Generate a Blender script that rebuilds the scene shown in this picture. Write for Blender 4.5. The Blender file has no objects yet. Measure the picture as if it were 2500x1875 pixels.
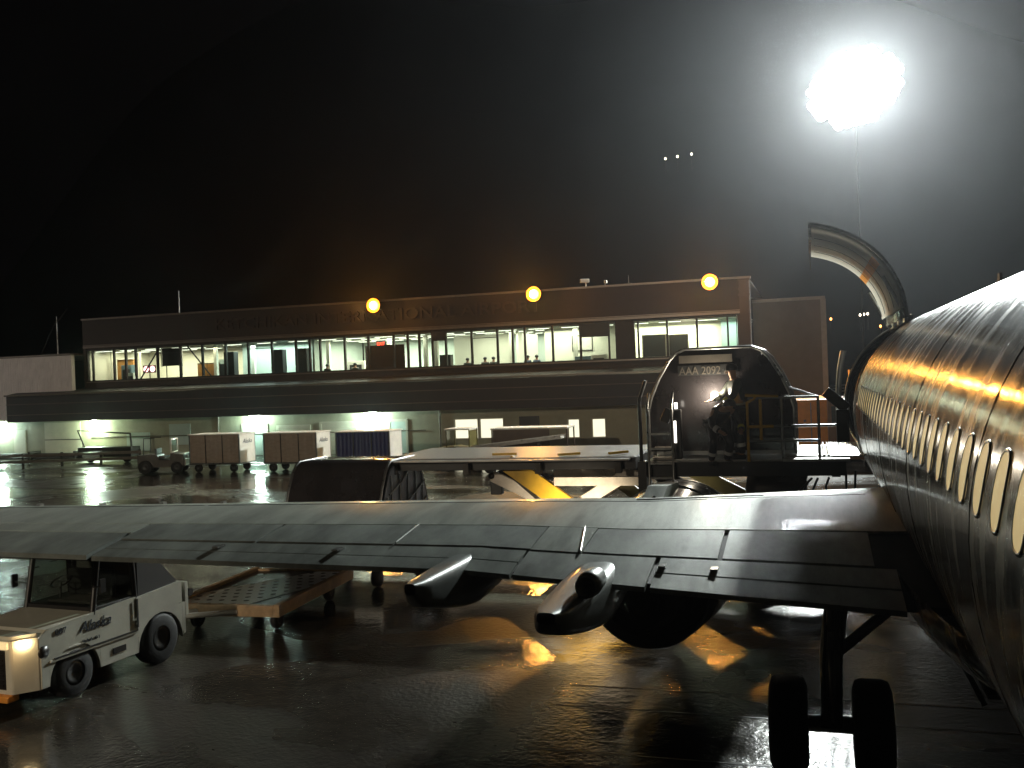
import bpy, bmesh, math, random
from mathutils import Vector, Matrix
random.seed(7)
R = math.radians
sc = bpy.context.scene
# ------------------------------------------------------------------ camera
cd = bpy.data.cameras.new("camera"); cam = bpy.data.objects.new("camera", cd)
sc.collection.objects.link(cam); sc.camera = cam
cd.sensor_width = 36; cd.lens = 34.33; cd.clip_end = 3000; cd.clip_start = 0.05
_yaw, _pit, _rol = R(17.05), R(-0.5), R(2.2)
F_ = Vector((-math.sin(_yaw)*math.cos(_pit), math.cos(_yaw)*math.cos(_pit), math.sin(_pit)))
R_ = Vector((math.cos(_yaw), math.sin(_yaw), 0)); U_ = R_.cross(F_)
r_ = math.cos(_rol)*R_ - math.sin(_rol)*U_; u_ = math.sin(_rol)*R_ + math.cos(_rol)*U_
cam.matrix_world = Matrix(((r_.x, u_.x, -F_.x, 0), (r_.y, u_.y, -F_.y, 0), (r_.z, u_.z, -F_.z, 4.4), (0, 0, 0, 1)))
# ------------------------------------------------------------------ world: rainy night, almost black sky
w = bpy.data.worlds.new("World"); sc.world = w; w.use_nodes = True
nt = w.node_tree; bg = nt.nodes["Background"]
sky = nt.nodes.new("ShaderNodeTexSky"); sky.sky_type = 'NISHITA'; sky.sun_disc = False
sky.sun_elevation = R(-6); sky.sun_rotation = R(200); sky.air_density = 1.0; sky.dust_density = 3.0
mx = nt.nodes.new("ShaderNodeMix"); mx.data_type = 'RGBA'; mx.inputs[0].default_value = 0.85
mx.inputs[7].default_value = (0.06, 0.05, 0.055, 1)
nt.links.new(sky.outputs[0], mx.inputs[6]); nt.links.new(mx.outputs[2], bg.inputs[0])
bg.inputs[1].default_value = 0.011
# ------------------------------------------------------------------ exposure and sampling
vs = sc.view_settings; vs.view_transform = 'Standard'; vs.look = 'None'; vs.gamma = 1; vs.exposure = 0.0
sc.render.engine = 'CYCLES'
cy = sc.cycles; cy.use_denoising = True; cy.max_bounces = 6; cy.diffuse_bounces = 2; cy.glossy_bounces = 4
cy.transmission_bounces = 4; cy.volume_bounces = 0; cy.transparent_max_bounces = 12; cy.caustics_reflective = False
cy.caustics_refractive = False; cy.sample_clamp_indirect = 4.0; cy.use_light_tree = True
HAZE = 0.00031

# ================================================================== helpers
COL = sc.collection
def link(o, parent=None):
    COL.objects.link(o)
    if parent is not None: o.parent = parent
    return o
def tag(o, label=None, cat=None, group=None, kind=None):
    if label: o['label'] = label
    if cat: o['category'] = cat
    if group: o['group'] = group
    if kind: o['kind'] = kind
    return o
def thing(name, label, cat, loc=(0, 0, 0), rz=0, group=None):
    o = bpy.data.objects.new(name, None); o.empty_display_size = .3
    o.location = loc; o.rotation_euler = (0, 0, rz)
    link(o); return tag(o, label, cat, group)
def kids(o): return [c for c in bpy.data.objects if c.parent == o]
def copy_tree(o, parent=None):
    c = o.copy(); COL.objects.link(c); c.parent = parent
    for ch in kids(o): copy_tree(ch, c)
    return c

class MB:
    def __init__(s): s.v = []; s.f = []; s.sm = []
    def add(s, vs, fs, smooth=False):
        b = len(s.v); s.v += [tuple(p) for p in vs]
        for f in fs: s.f.append(tuple(b+i for i in f)); s.sm.append(smooth)
        return s
    def box(s, c, d, rz=0, ry=0, rx=0, taper=1.0):
        hx, hy, hz = d[0]/2, d[1]/2, d[2]/2
        M = Matrix.Rotation(rz, 3, 'Z') @ Matrix.Rotation(ry, 3, 'Y') @ Matrix.Rotation(rx, 3, 'X')
        vs = []
        for z in (-1, 1):
            t = taper if z > 0 else 1
            for x, y in ((-1, -1), (1, -1), (1, 1), (-1, 1)):
                vs.append(Vector(c) + M @ Vector((x*hx*t, y*hy*t, z*hz)))
        return s.add(vs, [(3, 2, 1, 0), (4, 5, 6, 7), (0, 1, 5, 4), (1, 2, 6, 5), (2, 3, 7, 6), (3, 0, 4, 7)])
    def b2(s, a, b):   # box from two corners
        return s.box([(a[i]+b[i])/2 for i in range(3)], [abs(a[i]-b[i]) for i in range(3)])
    def tube(s, pts, r, n=10, cap=True, smooth=True):
        pts = [Vector(p) for p in pts]; rs = r if isinstance(r, (list, tuple)) else [r]*len(pts)
        vs = []; prev = None
        for i, p in enumerate(pts):
            if i == 0: d = pts[1]-p
            elif i == len(pts)-1: d = p-pts[i-1]
            else: d = (pts[i+1]-p).normalized() + (p-pts[i-1]).normalized()
            d.normalize()
            a = prev if prev is not None else (Vector((0, 0, 1)) if abs(d.z) < .9 else Vector((1, 0, 0)))
            x = (a - d*a.dot(d)).normalized(); y = d.cross(x); prev = x
            for k in range(n):
                t = 2*math.pi*k/n; vs.append(p + rs[i]*(math.cos(t)*x + math.sin(t)*y))
        fs = []
        for i in range(len(pts)-1):
            for k in range(n):
                a = i*n+k; b = i*n+(k+1) % n; fs.append((a, b, b+n, a+n))
        s.add(vs, fs, smooth)
        if cap: s.add(vs[:n], [tuple(range(n))[::-1]]); s.add(vs[-n:], [tuple(range(n))])
        return s
    def lathe(s, prof, c, ax='Z', n=32, cap=False):  # prof: (r, h)
        m = {'Z': lambda r, h, t: (r*math.cos(t), r*math.sin(t), h), 'Y': lambda r, h, t: (r*math.cos(t), h, r*math.sin(t)),
             'X': lambda r, h, t: (h, r*math.cos(t), r*math.sin(t))}[ax]
        vs = []
        for r, h in prof:
            for k in range(n): p = m(r, h, 2*math.pi*k/n); vs.append((p[0]+c[0], p[1]+c[1], p[2]+c[2]))
        fs = [(i*n+k, i*n+(k+1) % n, (i+1)*n+(k+1) % n, (i+1)*n+k) for i in range(len(prof)-1) for k in range(n)]
        s.add(vs, fs, True)
        if cap: s.add(vs[:n], [tuple(range(n))]); s.add(vs[-n:], [tuple(range(n))[::-1]])
        return s
    def prism(s, poly, a, b, ax='Y', smooth=False):  # polygon in the two other axes, extruded a..b on ax
        f = {'Y': lambda p, t: (p[0], t, p[1]), 'X': lambda p, t: (t, p[0], p[1]), 'Z': lambda p, t: (p[0], p[1], t)}[ax]
        n = len(poly); vs = [f(p, a) for p in poly] + [f(p, b) for p in poly]
        s.add(vs, [tuple(range(n))[::-1], tuple(range(n, 2*n))])
        return s.add(vs, [(i, (i+1) % n, (i+1) % n+n, i+n) for i in range(n)], smooth)
    def grid(s, fn, nu, nv, smooth=True, close=False):
        vs = [fn(i/nu, j/nv) for i in range(nu+1) for j in range(nv+1)]
        return s.add(vs, [(i*(nv+1)+j, (i+1)*(nv+1)+j, (i+1)*(nv+1)+j+1, i*(nv+1)+j+1) for i in range(nu) for j in range(nv)], smooth)
    def build(s, name, mat, parent=None, bevel=0, weld=False, solid=0):
        me = bpy.data.meshes.new(name); me.from_pydata(s.v, [], s.f)
        me.polygons.foreach_set('use_smooth', s.sm)
        bm = bmesh.new(); bm.from_mesh(me)
        if weld: bmesh.ops.remove_doubles(bm, verts=bm.verts, dist=1e-4)
        bmesh.ops.recalc_face_normals(bm, faces=bm.faces)
        bm.to_mesh(me); bm.free()
        me.materials.append(mat); o = bpy.data.objects.new(name, me); link(o, parent)
        if solid:
            m = o.modifiers.new('t', 'SOLIDIFY'); m.thickness = solid; m.offset = 0
        if bevel:
            m = o.modifiers.new('b', 'BEVEL'); m.width = bevel; m.segments = 2; m.limit_method = 'ANGLE'; m.angle_limit = R(40)
        return o

def split_islands(o, name=None):
    """one mesh object per loose piece, parented like the source"""
    me = o.data; n = len(me.vertices); par = list(range(n)); key = {}
    def find(a):
        while par[a] != a: par[a] = par[par[a]]; a = par[a]
        return a
    for v in me.vertices:
        k = (round(v.co.x, 4), round(v.co.y, 4), round(v.co.z, 4))
        if k in key: par[find(v.index)] = find(key[k])
        else: key[k] = v.index
    for p in me.polygons:
        vs_ = list(p.vertices)
        for a in vs_[1:]: par[find(a)] = find(vs_[0])
    isl = {}
    for p in me.polygons: isl.setdefault(find(p.vertices[0]), []).append(p)
    if len(isl) < 2: return [o]
    out = []
    for ps in isl.values():
        ids = sorted({v for p in ps for v in p.vertices}); mp = {a: i for i, a in enumerate(ids)}
        m2 = bpy.data.meshes.new(name or o.name.split('.')[0]); m2.from_pydata([tuple(me.vertices[a].co) for a in ids], [], [tuple(mp[a] for a in p.vertices) for p in ps])
        m2.polygons.foreach_set('use_smooth', [p.use_smooth for p in ps]); m2.materials.append(me.materials[0])
        c = bpy.data.objects.new(name or o.name.split('.')[0], m2); link(c, o.parent); c.matrix_parent_inverse = o.matrix_parent_inverse.copy(); c.location = o.location; c.rotation_euler = o.rotation_euler
        for md in o.modifiers:
            if md.type == 'BEVEL':
                b = c.modifiers.new('b', 'BEVEL'); b.width = md.width; b.segments = 2; b.limit_method = 'ANGLE'
        out.append(c)
    bpy.data.objects.remove(o); return out
SPLIT = {'vortex_fitting', 'skin_joint', 'door_hinge', 'edge_trim', 'wall_pipe', 'sub_frame', 'bridge_rollers', 'hydraulic_hose', 'hanging_bracket', 'guide_rail', 'blade_antenna', 'panel_seam', 'edge_strip', 'liner_seam', 'canopy_trim', 'wheel_well_door', 'brake_hose', 'hydraulic_ram', 'side_rail', 'stay', 'roll_bar', 'pipe', 'rail', 'rack', 'foot', 'cab_frame', 'end_panel', 'hull_trim', 'border', 'chassis'}
SING = {'bridge_rollers': 'bridge_roller'}
def split_all():
    for o in list(bpy.data.objects):
        b = o.name.split('.')[0]
        if o.type == 'MESH' and b in SPLIT and not o.children and o.data.users == 1: split_islands(o, SING.get(b, b))

def mat(name, c, rough=.5, metal=0, var=.25, scale=3., bump=0., stretch=(1, 1, 1), coat=0, rvar=.1, c2=None, bscale=None, spec=.5):
    m = bpy.data.materials.new(name); m.use_nodes = True; n = m.node_tree.nodes; l = m.node_tree.links
    p = n['Principled BSDF']
    tc = n.new('ShaderNodeTexCoord'); mp = n.new('ShaderNodeMapping'); mp.inputs['Scale'].default_value = stretch
    l.new(tc.outputs['Object'], mp.inputs[0])
    no = n.new('ShaderNodeTexNoise'); no.inputs['Scale'].default_value = scale; no.inputs['Detail'].default_value = 6
    no.inputs['Roughness'].default_value = .65; l.new(mp.outputs[0], no.inputs[0])
    ra = n.new('ShaderNodeMapRange'); ra.inputs[1].default_value = .3; ra.inputs[2].default_value = .7; l.new(no.outputs[0], ra.inputs[0])
    mxx = n.new('ShaderNodeMix'); mxx.data_type = 'RGBA'; l.new(ra.outputs[0], mxx.inputs[0])
    c2 = c2 or tuple(x*(1-var) for x in c)
    mxx.inputs[6].default_value = (*c2, 1); mxx.inputs[7].default_value = (*c, 1); l.new(mxx.outputs[2], p.inputs['Base Color'])
    rr = n.new('ShaderNodeMapRange'); rr.inputs[3].default_value = max(.02, rough-rvar); rr.inputs[4].default_value = min(1, rough+rvar)
    l.new(no.outputs[0], rr.inputs[0]); l.new(rr.outputs[0], p.inputs['Roughness'])
    p.inputs['Metallic'].default_value = metal; p.inputs['Coat Weight'].default_value = coat; p.inputs['Coat Roughness'].default_value = .06
    p.inputs['Specular IOR Level'].default_value = spec
    if bump:
        b = n.new('ShaderNodeBump'); b.inputs['Strength'].default_value = bump; b.inputs['Distance'].default_value = .02
        if bscale:
            n2 = n.new('ShaderNodeTexNoise'); n2.inputs['Scale'].default_value = bscale; n2.inputs['Detail'].default_value = 4
            l.new(mp.outputs[0], n2.inputs[0]); l.new(n2.outputs[0], b.inputs['Height'])
        else: l.new(no.outputs[0], b.inputs['Height'])
        l.new(b.outputs[0], p.inputs['Normal'])
        if coat: l.new(b.outputs[0], p.inputs['Coat Normal'])
    return m
def emit(name, c, st, sample=True):
    m = bpy.data.materials.new(name); m.use_nodes = True; n = m.node_tree.nodes
    p = n['Principled BSDF']; p.inputs['Base Color'].default_value = (*[min(1, x)*.5 for x in c], 1)
    no = n.new('ShaderNodeTexNoise'); no.inputs['Scale'].default_value = 4
    mr = n.new('ShaderNodeMapRange'); mr.inputs[3].default_value = st*.9; mr.inputs[4].default_value = st*1.1
    m.node_tree.links.new(no.outputs[0], mr.inputs[0]); m.node_tree.links.new(mr.outputs[0], p.inputs['Emission Strength'])
    p.inputs['Emission Color'].default_value = (*c, 1)
    m.cycles.emission_sampling = 'AUTO' if sample else 'NONE'
    return m
def glass(name, tint=(.9, .95, .92), refl=.08):
    m = bpy.data.materials.new(name); m.use_nodes = True; n = m.node_tree.nodes; l = m.node_tree.links
    n.remove(n['Principled BSDF']); out = n['Material Output']
    t = n.new('ShaderNodeBsdfTransparent'); t.inputs[0].default_value = (*tint, 1)
    g = n.new('ShaderNodeBsdfGlossy'); g.inputs['Roughness'].default_value = .04
    no = n.new('ShaderNodeTexNoise'); no.inputs['Scale'].default_value = 2
    bp = n.new('ShaderNodeBump'); bp.inputs['Strength'].default_value = .05; l.new(no.outputs[0], bp.inputs['Height']); l.new(bp.outputs[0], g.inputs['Normal'])
    mxs = n.new('ShaderNodeMixShader'); mxs.inputs[0].default_value = refl
    l.new(t.outputs[0], mxs.inputs[1]); l.new(g.outputs[0], mxs.inputs[2]); l.new(mxs.outputs[0], out.inputs[0])
    return m
def lamp(name, loc, c, watts, radius=.15, parent=None, kind='POINT', rot=None, size=None, blend=.6, angle=160):
    d = bpy.data.lights.new(name, kind); d.energy = watts; d.color = c
    if kind in ('POINT', 'SPOT'): d.shadow_soft_size = radius
    if kind == 'SPOT': d.spot_size = R(angle); d.spot_blend = blend
    if kind == 'AREA': d.shape = 'RECTANGLE'; d.size, d.size_y = size
    o = bpy.data.objects.new(name, d); link(o, parent); o.location = loc
    if rot: o.rotation_euler = rot
    return o
def aim(o, at):
    o.rotation_euler = (Vector(at)-o.location).to_track_quat('-Z', 'Y').to_euler()
def text(name, s, loc, size, m, parent, rot=(math.pi/2, 0, 0), ext=.01, width=None, shear=0, align='CENTER', bold=.0):
    c = bpy.data.curves.new(name, 'FONT'); c.body = s; c.size = size; c.extrude = ext; c.align_x = align; c.shear = shear; c.offset = bold
    c.materials.append(m); c.resolution_u = 3; t_ = bpy.data.objects.new(name+'_tmp', c); COL.objects.link(t_)
    bpy.context.view_layer.update()
    me = bpy.data.meshes.new_from_object(t_.evaluated_get(bpy.context.evaluated_depsgraph_get()))
    bpy.data.objects.remove(t_); bpy.data.curves.remove(c); me.name = name
    o = bpy.data.objects.new(name, me); link(o, parent); o.location = loc; o.rotation_euler = rot
    if width:
        xs = [v.co.x for v in me.vertices]; o.scale.x = width/max(max(xs)-min(xs), .01)
    return o

# ------------------------------------------------------------------ materials
M = {}
M['alu'] = mat('brushed_aluminium', (.42, .43, .43), .32, .75, .2, 2.5, .12, (1, .3, 1), rvar=.12)
M['wing'] = mat('wing_grey_paint', (.52, .56, .50), .40, .15, .55, 2.6, .14, (1.4, .22, 1), spec=.5, coat=.12, rvar=.12, bscale=14)
M['wing_dark'] = mat('flap_grey_paint', (.33, .36, .33), .44, .08, .55, 3.2, .1, (1, .3, 1), spec=.28, coat=0, bscale=16)
M['fair'] = mat('fairing_grey_paint', (.17, .19, .18), .45, .1, .3, 2.5, .08, coat=.3)
M['cavity'] = mat('dark_cavity', (.012, .012, .012), .7)
M['rubber'] = mat('black_rubber', (.012, .012, .012), .7, 0, .4, 8, .2)
M['hub'] = mat('wheel_hub_grey', (.045, .045, .045), .45, .5)
M['steel'] = mat('galvanised_steel', (.35, .35, .34), .3, .85, .3, 6, .1)
M['dsteel'] = mat('dark_steel', (.05, .045, .04), .45, .6, .4, 5, .1)
M['white'] = mat('white_vehicle_paint', (.66, .64, .54), .35, 0, .18, 2.2, .05, coat=.4)
M['cream'] = mat('cream_metal_panel', (.80, .78, .70), .45, 0, .2, 3, .05)
M['yellow'] = mat('yellow_paint', (.72, .42, .03), .35, 0, .25, 3, .06, coat=.3)
M['armwhite'] = mat('worn_white_arm_paint', (.62, .55, .48), .4, 0, .35, 4, .08, coat=.2)
M['olive'] = mat('olive_paint', (.14, .12, .03), .45, 0, .3, 4, .06)
M['orange'] = mat('orange_paint', (.92, .36, .06), .45, 0, .25, 3, .05)
M['black'] = mat('black_paint', (.018, .017, .017), .4, 0, .4, 5, .05)
M['brown'] = mat('brown_metal_siding', (.12, .085, .065), .55, 0, .25, 2, .08)
M['cartside'] = mat('brown_curtain_cart_side', (.42, .34, .27), .6, 0, .25, 3, .15, (1, 1, 3))
M['blue'] = mat('navy_curtain', (.03, .04, .16), .55, 0, .35, 3, .4, (6, 1, .6))
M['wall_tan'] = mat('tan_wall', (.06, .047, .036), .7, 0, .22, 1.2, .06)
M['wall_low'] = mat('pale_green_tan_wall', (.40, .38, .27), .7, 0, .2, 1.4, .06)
M['panel'] = mat('pale_door_paint', (.62, .58, .46), .5, 0, .15, 2, .04)
M['fascia'] = mat('dark_fascia', (.024, .019, .016), .6, 0, .35, 1.5, .1)
M['flash'] = mat('metal_flashing', (.20, .17, .14), .35, .3, .25, 3, .06)
M['frame'] = mat('dark_window_frame', (.02, .022, .02), .5)
M['room'] = mat('room_wall', (.78, .78, .66), .8, 0, .08, 1)
M['room_grn'] = mat('room_wall_grey_green', (.48, .56, .50), .8, 0, .1, 1)
M['wood'] = mat('orange_wood', (.50, .24, .06), .5, 0, .3, 3)
M['carpet'] = mat('room_floor', (.12, .11, .10), .9)
M['ceil'] = mat('ceiling_tile', (.34, .35, .31), .9, 0, .1, 2)
M['board'] = mat('dark_board', (.035, .035, .035), .4)
M['brownb'] = mat('brown_board', (.06, .035, .025), .7)
M['glass'] = glass('window_glass')
M['fixture'] = emit('fluorescent_tube_panel', (1, 1, .82), 3.2, False)
M['skin'] = mat('skin', (.45, .26, .17), .5)
M['cloth_black'] = mat('black_rain_suit', (.012, .013, .018), .35, 0, .4, 8, .2, coat=.3)
M['cloth_dark'] = mat('dark_green_jacket', (.03, .035, .025), .5, 0, .4, 8, .2, coat=.2)
M['cloth_blue'] = mat('blue_shirt', (.05, .08, .14), .7, 0, .3, 8)
M['hivis'] = mat('yellow_hi_vis_fabric', (.70, .68, .04), .5, 0, .2, 8)
M['reflect'] = mat('silver_reflective_tape', (.85, .85, .85), .25, .3, .1, 8)
M['net'] = mat('grey_cargo_net_strap', (.42, .44, .46), .5, .2, .25, 8, .1)
M['curtain'] = mat('wet_blue_grey_curtain', (.26, .30, .36), .35, .1, .35, 3, .5, (4, 4, .4), coat=.4)
M['letter'] = mat('dark_lettering', (.045, .03, .02), .6)
M['ink'] = mat('dark_ink_lettering', (.02, .03, .05), .5)
M['plate'] = mat('grey_label_plate', (.16, .14, .115), .5, 0, .25, 5)

def fuselage_mat():
    m = bpy.data.materials.new('wet_polished_fuselage'); m.use_nodes = True; n = m.node_tree.nodes; l = m.node_tree.links
    p = n['Principled BSDF']; tc = n.new('ShaderNodeTexCoord')
    def noise(scale, stretch, det=6):
        mp = n.new('ShaderNodeMapping'); mp.inputs['Scale'].default_value = stretch; l.new(tc.outputs['Object'], mp.inputs[0])
        t = n.new('ShaderNodeTexNoise'); t.inputs['Scale'].default_value = scale; t.inputs['Detail'].default_value = det
        t.inputs['Roughness'].default_value = .6; l.new(mp.outputs[0], t.inputs[0]); return t
    streak = noise(3.0, (.5, 1.5, .32)); big = noise(.8, (1, .5, 1)); fine = noise(16, (1, 1, .6), 3)
    cr = n.new('ShaderNodeMix'); cr.data_type = 'RGBA'; mr = n.new('ShaderNodeMapRange'); mr.inputs[1].default_value = .38; mr.inputs[2].default_value = .62
    l.new(streak.outputs[0], mr.inputs[0]); l.new(mr.outputs[0], cr.inputs[0])
    cr.inputs[6].default_value = (.10, .092, .085, 1); cr.inputs[7].default_value = (.27, .255, .24, 1)
    l.new(cr.outputs[2], p.inputs['Base Color'])
    rr = n.new('ShaderNodeMapRange'); rr.inputs[1].default_value = .35; rr.inputs[2].default_value = .65; rr.inputs[3].default_value = .14; rr.inputs[4].default_value = .33
    l.new(streak.outputs[0], rr.inputs[0]); l.new(rr.outputs[0], p.inputs['Roughness'])
    p.inputs['Metallic'].default_value = .45; p.inputs['Coat Weight'].default_value = .25; p.inputs['Coat Roughness'].default_value = .07
    b1 = n.new('ShaderNodeBump'); b1.inputs['Strength'].default_value = .3; b1.inputs['Distance'].default_value = .008; l.new(streak.outputs[0], b1.inputs['Height'])
    b2 = n.new('ShaderNodeBump'); b2.inputs['Strength'].default_value = .5; b2.inputs['Distance'].default_value = .002; l.new(fine.outputs[0], b2.inputs['Height']); l.new(b1.outputs[0], b2.inputs['Normal'])
    l.new(b2.outputs[0], p.inputs['Normal']); l.new(b2.outputs[0], p.inputs['Coat Normal'])
    return m
M['fus'] = fuselage_mat()

def corrugated(name, c, scale, axis='X', rough=.5):
    m = mat(name, c, rough, .1, .2, 1.2); n = m.node_tree.nodes; l = m.node_tree.links
    wv = n.new('ShaderNodeTexWave'); wv.bands_direction = axis; wv.inputs['Scale'].default_value = scale
    tc = n.new('ShaderNodeTexCoord'); l.new(tc.outputs['Object'], wv.inputs[0])
    b = n.new('ShaderNodeBump'); b.inputs['Strength'].default_value = .8; b.inputs['Distance'].default_value = .05; l.new(wv.outputs[0], b.inputs['Height'])
    l.new(b.outputs[0], n['Principled BSDF'].inputs['Normal']); return m
M['corr'] = corrugated('white_corrugated_cladding', (.86, .80, .76), 1.6)
M['parapet'] = mat('brown_parapet_siding', (.034, .025, .018), .7, 0, .3, .8, .15, (1, 1, 4))
M['annex'] = mat('plain_annex_wall', (.12, .10, .075), .75, 0, .3, .8, .1)

def ground_mat():
    m = bpy.data.materials.new('wet_asphalt'); m.use_nodes = True; n = m.node_tree.nodes; l = m.node_tree.links
    p = n['Principled BSDF']; tc = n.new('ShaderNodeTexCoord')
    def noise(scale, det=5, st=(1, 1, 1), dist=0):
        mp = n.new('ShaderNodeMapping'); mp.inputs['Scale'].default_value = st; l.new(tc.outputs['Object'], mp.inputs[0])
        t = n.new('ShaderNodeTexNoise'); t.inputs['Scale'].default_value = scale; t.inputs['Detail'].default_value = det
        t.inputs['Distortion'].default_value = dist; l.new(mp.outputs[0], t.inputs[0]); return t
    pud = noise(.16, 5, (1, 1.5, 1), .6); fine = noise(13, 4); mid = noise(4, 4, (1, 1, 1)); grain = noise(42, 3)
    cr = n.new('ShaderNodeMix'); cr.data_type = 'RGBA'; l.new(mid.outputs[0], cr.inputs[0])
    cr.inputs[6].default_value = (.012, .010, .008, 1); cr.inputs[7].default_value = (.055, .046, .035, 1); l.new(cr.outputs[2], p.inputs['Base Color'])
    rr = n.new('ShaderNodeMapRange'); rr.inputs[1].default_value = .42; rr.inputs[2].default_value = .60
    rr.inputs[3].default_value = .07; rr.inputs[4].default_value = .36; l.new(pud.outputs[0], rr.inputs[0]); l.new(rr.outputs[0], p.inputs['Roughness'])
    p.inputs['Specular IOR Level'].default_value = .5
    st = n.new('ShaderNodeMapRange'); st.inputs[1].default_value = .42; st.inputs[2].default_value = .60; st.inputs[3].default_value = .18; st.inputs[4].default_value = 1.0
    l.new(pud.outputs[0], st.inputs[0])
    b0 = n.new('ShaderNodeBump'); b0.inputs['Strength'].default_value = .5; b0.inputs['Distance'].default_value = .010; l.new(mid.outputs[0], b0.inputs['Height'])
    b1 = n.new('ShaderNodeBump'); b1.inputs['Distance'].default_value = .013; l.new(st.outputs[0], b1.inputs['Strength']); l.new(fine.outputs[0], b1.inputs['Height']); l.new(b0.outputs[0], b1.inputs['Normal'])
    b2 = n.new('ShaderNodeBump'); b2.inputs['Distance'].default_value = .004; l.new(st.outputs[0], b2.inputs['Strength']); l.new(grain.outputs[0], b2.inputs['Height']); l.new(b1.outputs[0], b2.inputs['Normal'])
    l.new(b2.outputs[0], p.inputs['Normal']); return m
M['ground'] = ground_mat()

# ================================================================== ground
g = MB(); g.add([(-420, -60, 0), (420, -60, 0), (420, 420, 0), (-420, 420, 0)], [(0, 1, 2, 3)])
tag(g.build('ground', M['ground']), kind='structure')
M['seam'] = mat('tar_seam', (.008, .008, .008), .45, 0, .3, 10, .3)
j = MB()
for y in (11.0, 12.5, 13.35): j.b2((-3.4, y-.014, .001), (5, y+.014, .004))
tag(j.build('pavement_joints', M['seam']), kind='structure')
# dark hillside beyond the airfield
hm = mat('dark_forest_hill', (.008, .010, .008), .95, 0, .5, .05)
def hill(u, v):
    x = -260+u*560; y = 215+v*170
    h = 8+(128+30*math.sin(u*5.1+.6)+9*math.sin(u*17))*math.sin(min(1, v*1.05)*math.pi/2)**.8 - 8*(1-v)
    return (x, y, max(-.5, h*(v**.55)))
tag(MB().grid(hill, 60, 16).build('hills', hm), kind='structure')

# ================================================================== terminal building
Y0 = 54.0
T = thing('terminal_building', 'long two storey brown airport terminal with a lit strip of upstairs windows', 'building', (-25, Y0, 0))
def tb(mb, name, m, parent=T, bevel=0):
    o = mb.build(name, m, parent, bevel)
    if parent is T: o.matrix_parent_inverse = Matrix.Translation((25, -Y0, 0))
    return o
XL, XR = -46.4, -3.0
mb = MB(); mb.b2((XL, Y0, 7.22), (XR, Y0+.35, 9.15)); tb(mb, 'parapet_wall', M['parapet'])
mb = MB(); mb.b2((XL-.05, Y0-.06, 9.152), (XR+.05, Y0+.4, 9.26)); mb.b2((XL, Y0-.05, 7.28), (XR, Y0-.002, 7.42)); mb.b2((XL, Y0-.03, 8.05-.6), (XR, Y0-.002, 8.05-.56)); tb(mb, 'coping', M['flash'])
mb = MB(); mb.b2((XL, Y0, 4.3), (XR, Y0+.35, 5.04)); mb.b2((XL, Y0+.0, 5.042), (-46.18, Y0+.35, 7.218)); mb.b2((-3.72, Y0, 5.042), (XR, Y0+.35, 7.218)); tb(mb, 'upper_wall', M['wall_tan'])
mb = MB(); mb.b2((XL, Y0+.36, 9.0), (XR, Y0+14, 9.1)); mb.b2((XL, Y0+13.8, 0), (XR, Y0+14, 8.99)); tb(mb, 'roof', M['fascia'])
mb = MB(); mb.b2((-46.18, Y0-.07, 4.98), (-3.72, Y0-.003, 5.06)); tb(mb, 'sill', M['flash'])
# canopy: sloped top, deep dark fascia
mb = MB(); mb.prism([(Y0-.001, 4.62), (Y0-1.85, 4.34), (Y0-1.85, 4.26), (Y0-.001, 4.26)], -51.3, XR+.8, 'X'); tb(mb, 'canopy_roof', M['fascia']); mb = MB(); mb.b2((-51.3, Y0-1.90, 4.27), (XR+.8, Y0-1.851, 4.37)); tb(mb, 'canopy_edge', M['flash'])
mb = MB(); mb.b2((-51.2, Y0-1.80, 2.55), (XR+.75, Y0-1.68, 4.257)); mb.b2((-51.2, Y0-1.679, 2.55), (-51.05, Y0-.002, 4.257)); mb.b2((-51.04, Y0-1.679, 2.60), (XR+.75, Y0-.002, 2.68)); tb(mb, 'canopy_fascia', M['fascia'])
mb = MB(); mb.b2((-51.2, Y0-1.84, 3.0), (XR+.75, Y0-1.803, 3.05)); mb.b2((-51.2, Y0-1.84, 3.7), (XR+.75, Y0-1.803, 3.75)); tb(mb, 'canopy_trim', M['brown'])
# lower wall with openings for the lit windows
holes = [(-20.18, -18.76, .82, 1.92), (-18.60, -17.2, .82, 1.92), (-13.3, -12.68, .76, 1.76), (-11.9, -11.18, .76, 1.76)]
mb = MB(); x = -60.0
for a, b, c, d in holes:
    mb.b2((x, Y0+.004, 0), (a, Y0+.25, 2.598)); mb.b2((a, Y0+.004, 0), (b, Y0+.25, c)); mb.b2((a, Y0+.004, d), (b, Y0+.25, 2.598)); x = b
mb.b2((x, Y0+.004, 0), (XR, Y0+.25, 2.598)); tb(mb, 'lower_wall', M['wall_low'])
M['wallglow'] = emit('lit_room_behind_blinds', (1, .97, .72), 1.1, False)
for a, b, c, d in holes:
    f = MB(); t = .05
    f.b2((a-t, Y0-.03, c-t), (a, Y0+.1, d+t)); f.b2((b, Y0-.03, c-t), (b+t, Y0+.1, d+t)); f.b2((a, Y0-.03, d), (b, Y0+.1, d+t)); f.b2((a, Y0-.03, c-t), (b, Y0+.1, c))
    o = tb(f, 'ground_floor_window', M['panel'])
    p = MB(); p.b2((a, Y0+.12, c), (b, Y0+.13, d)); tb(p, 'blind', M['wallglow'], o)
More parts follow.
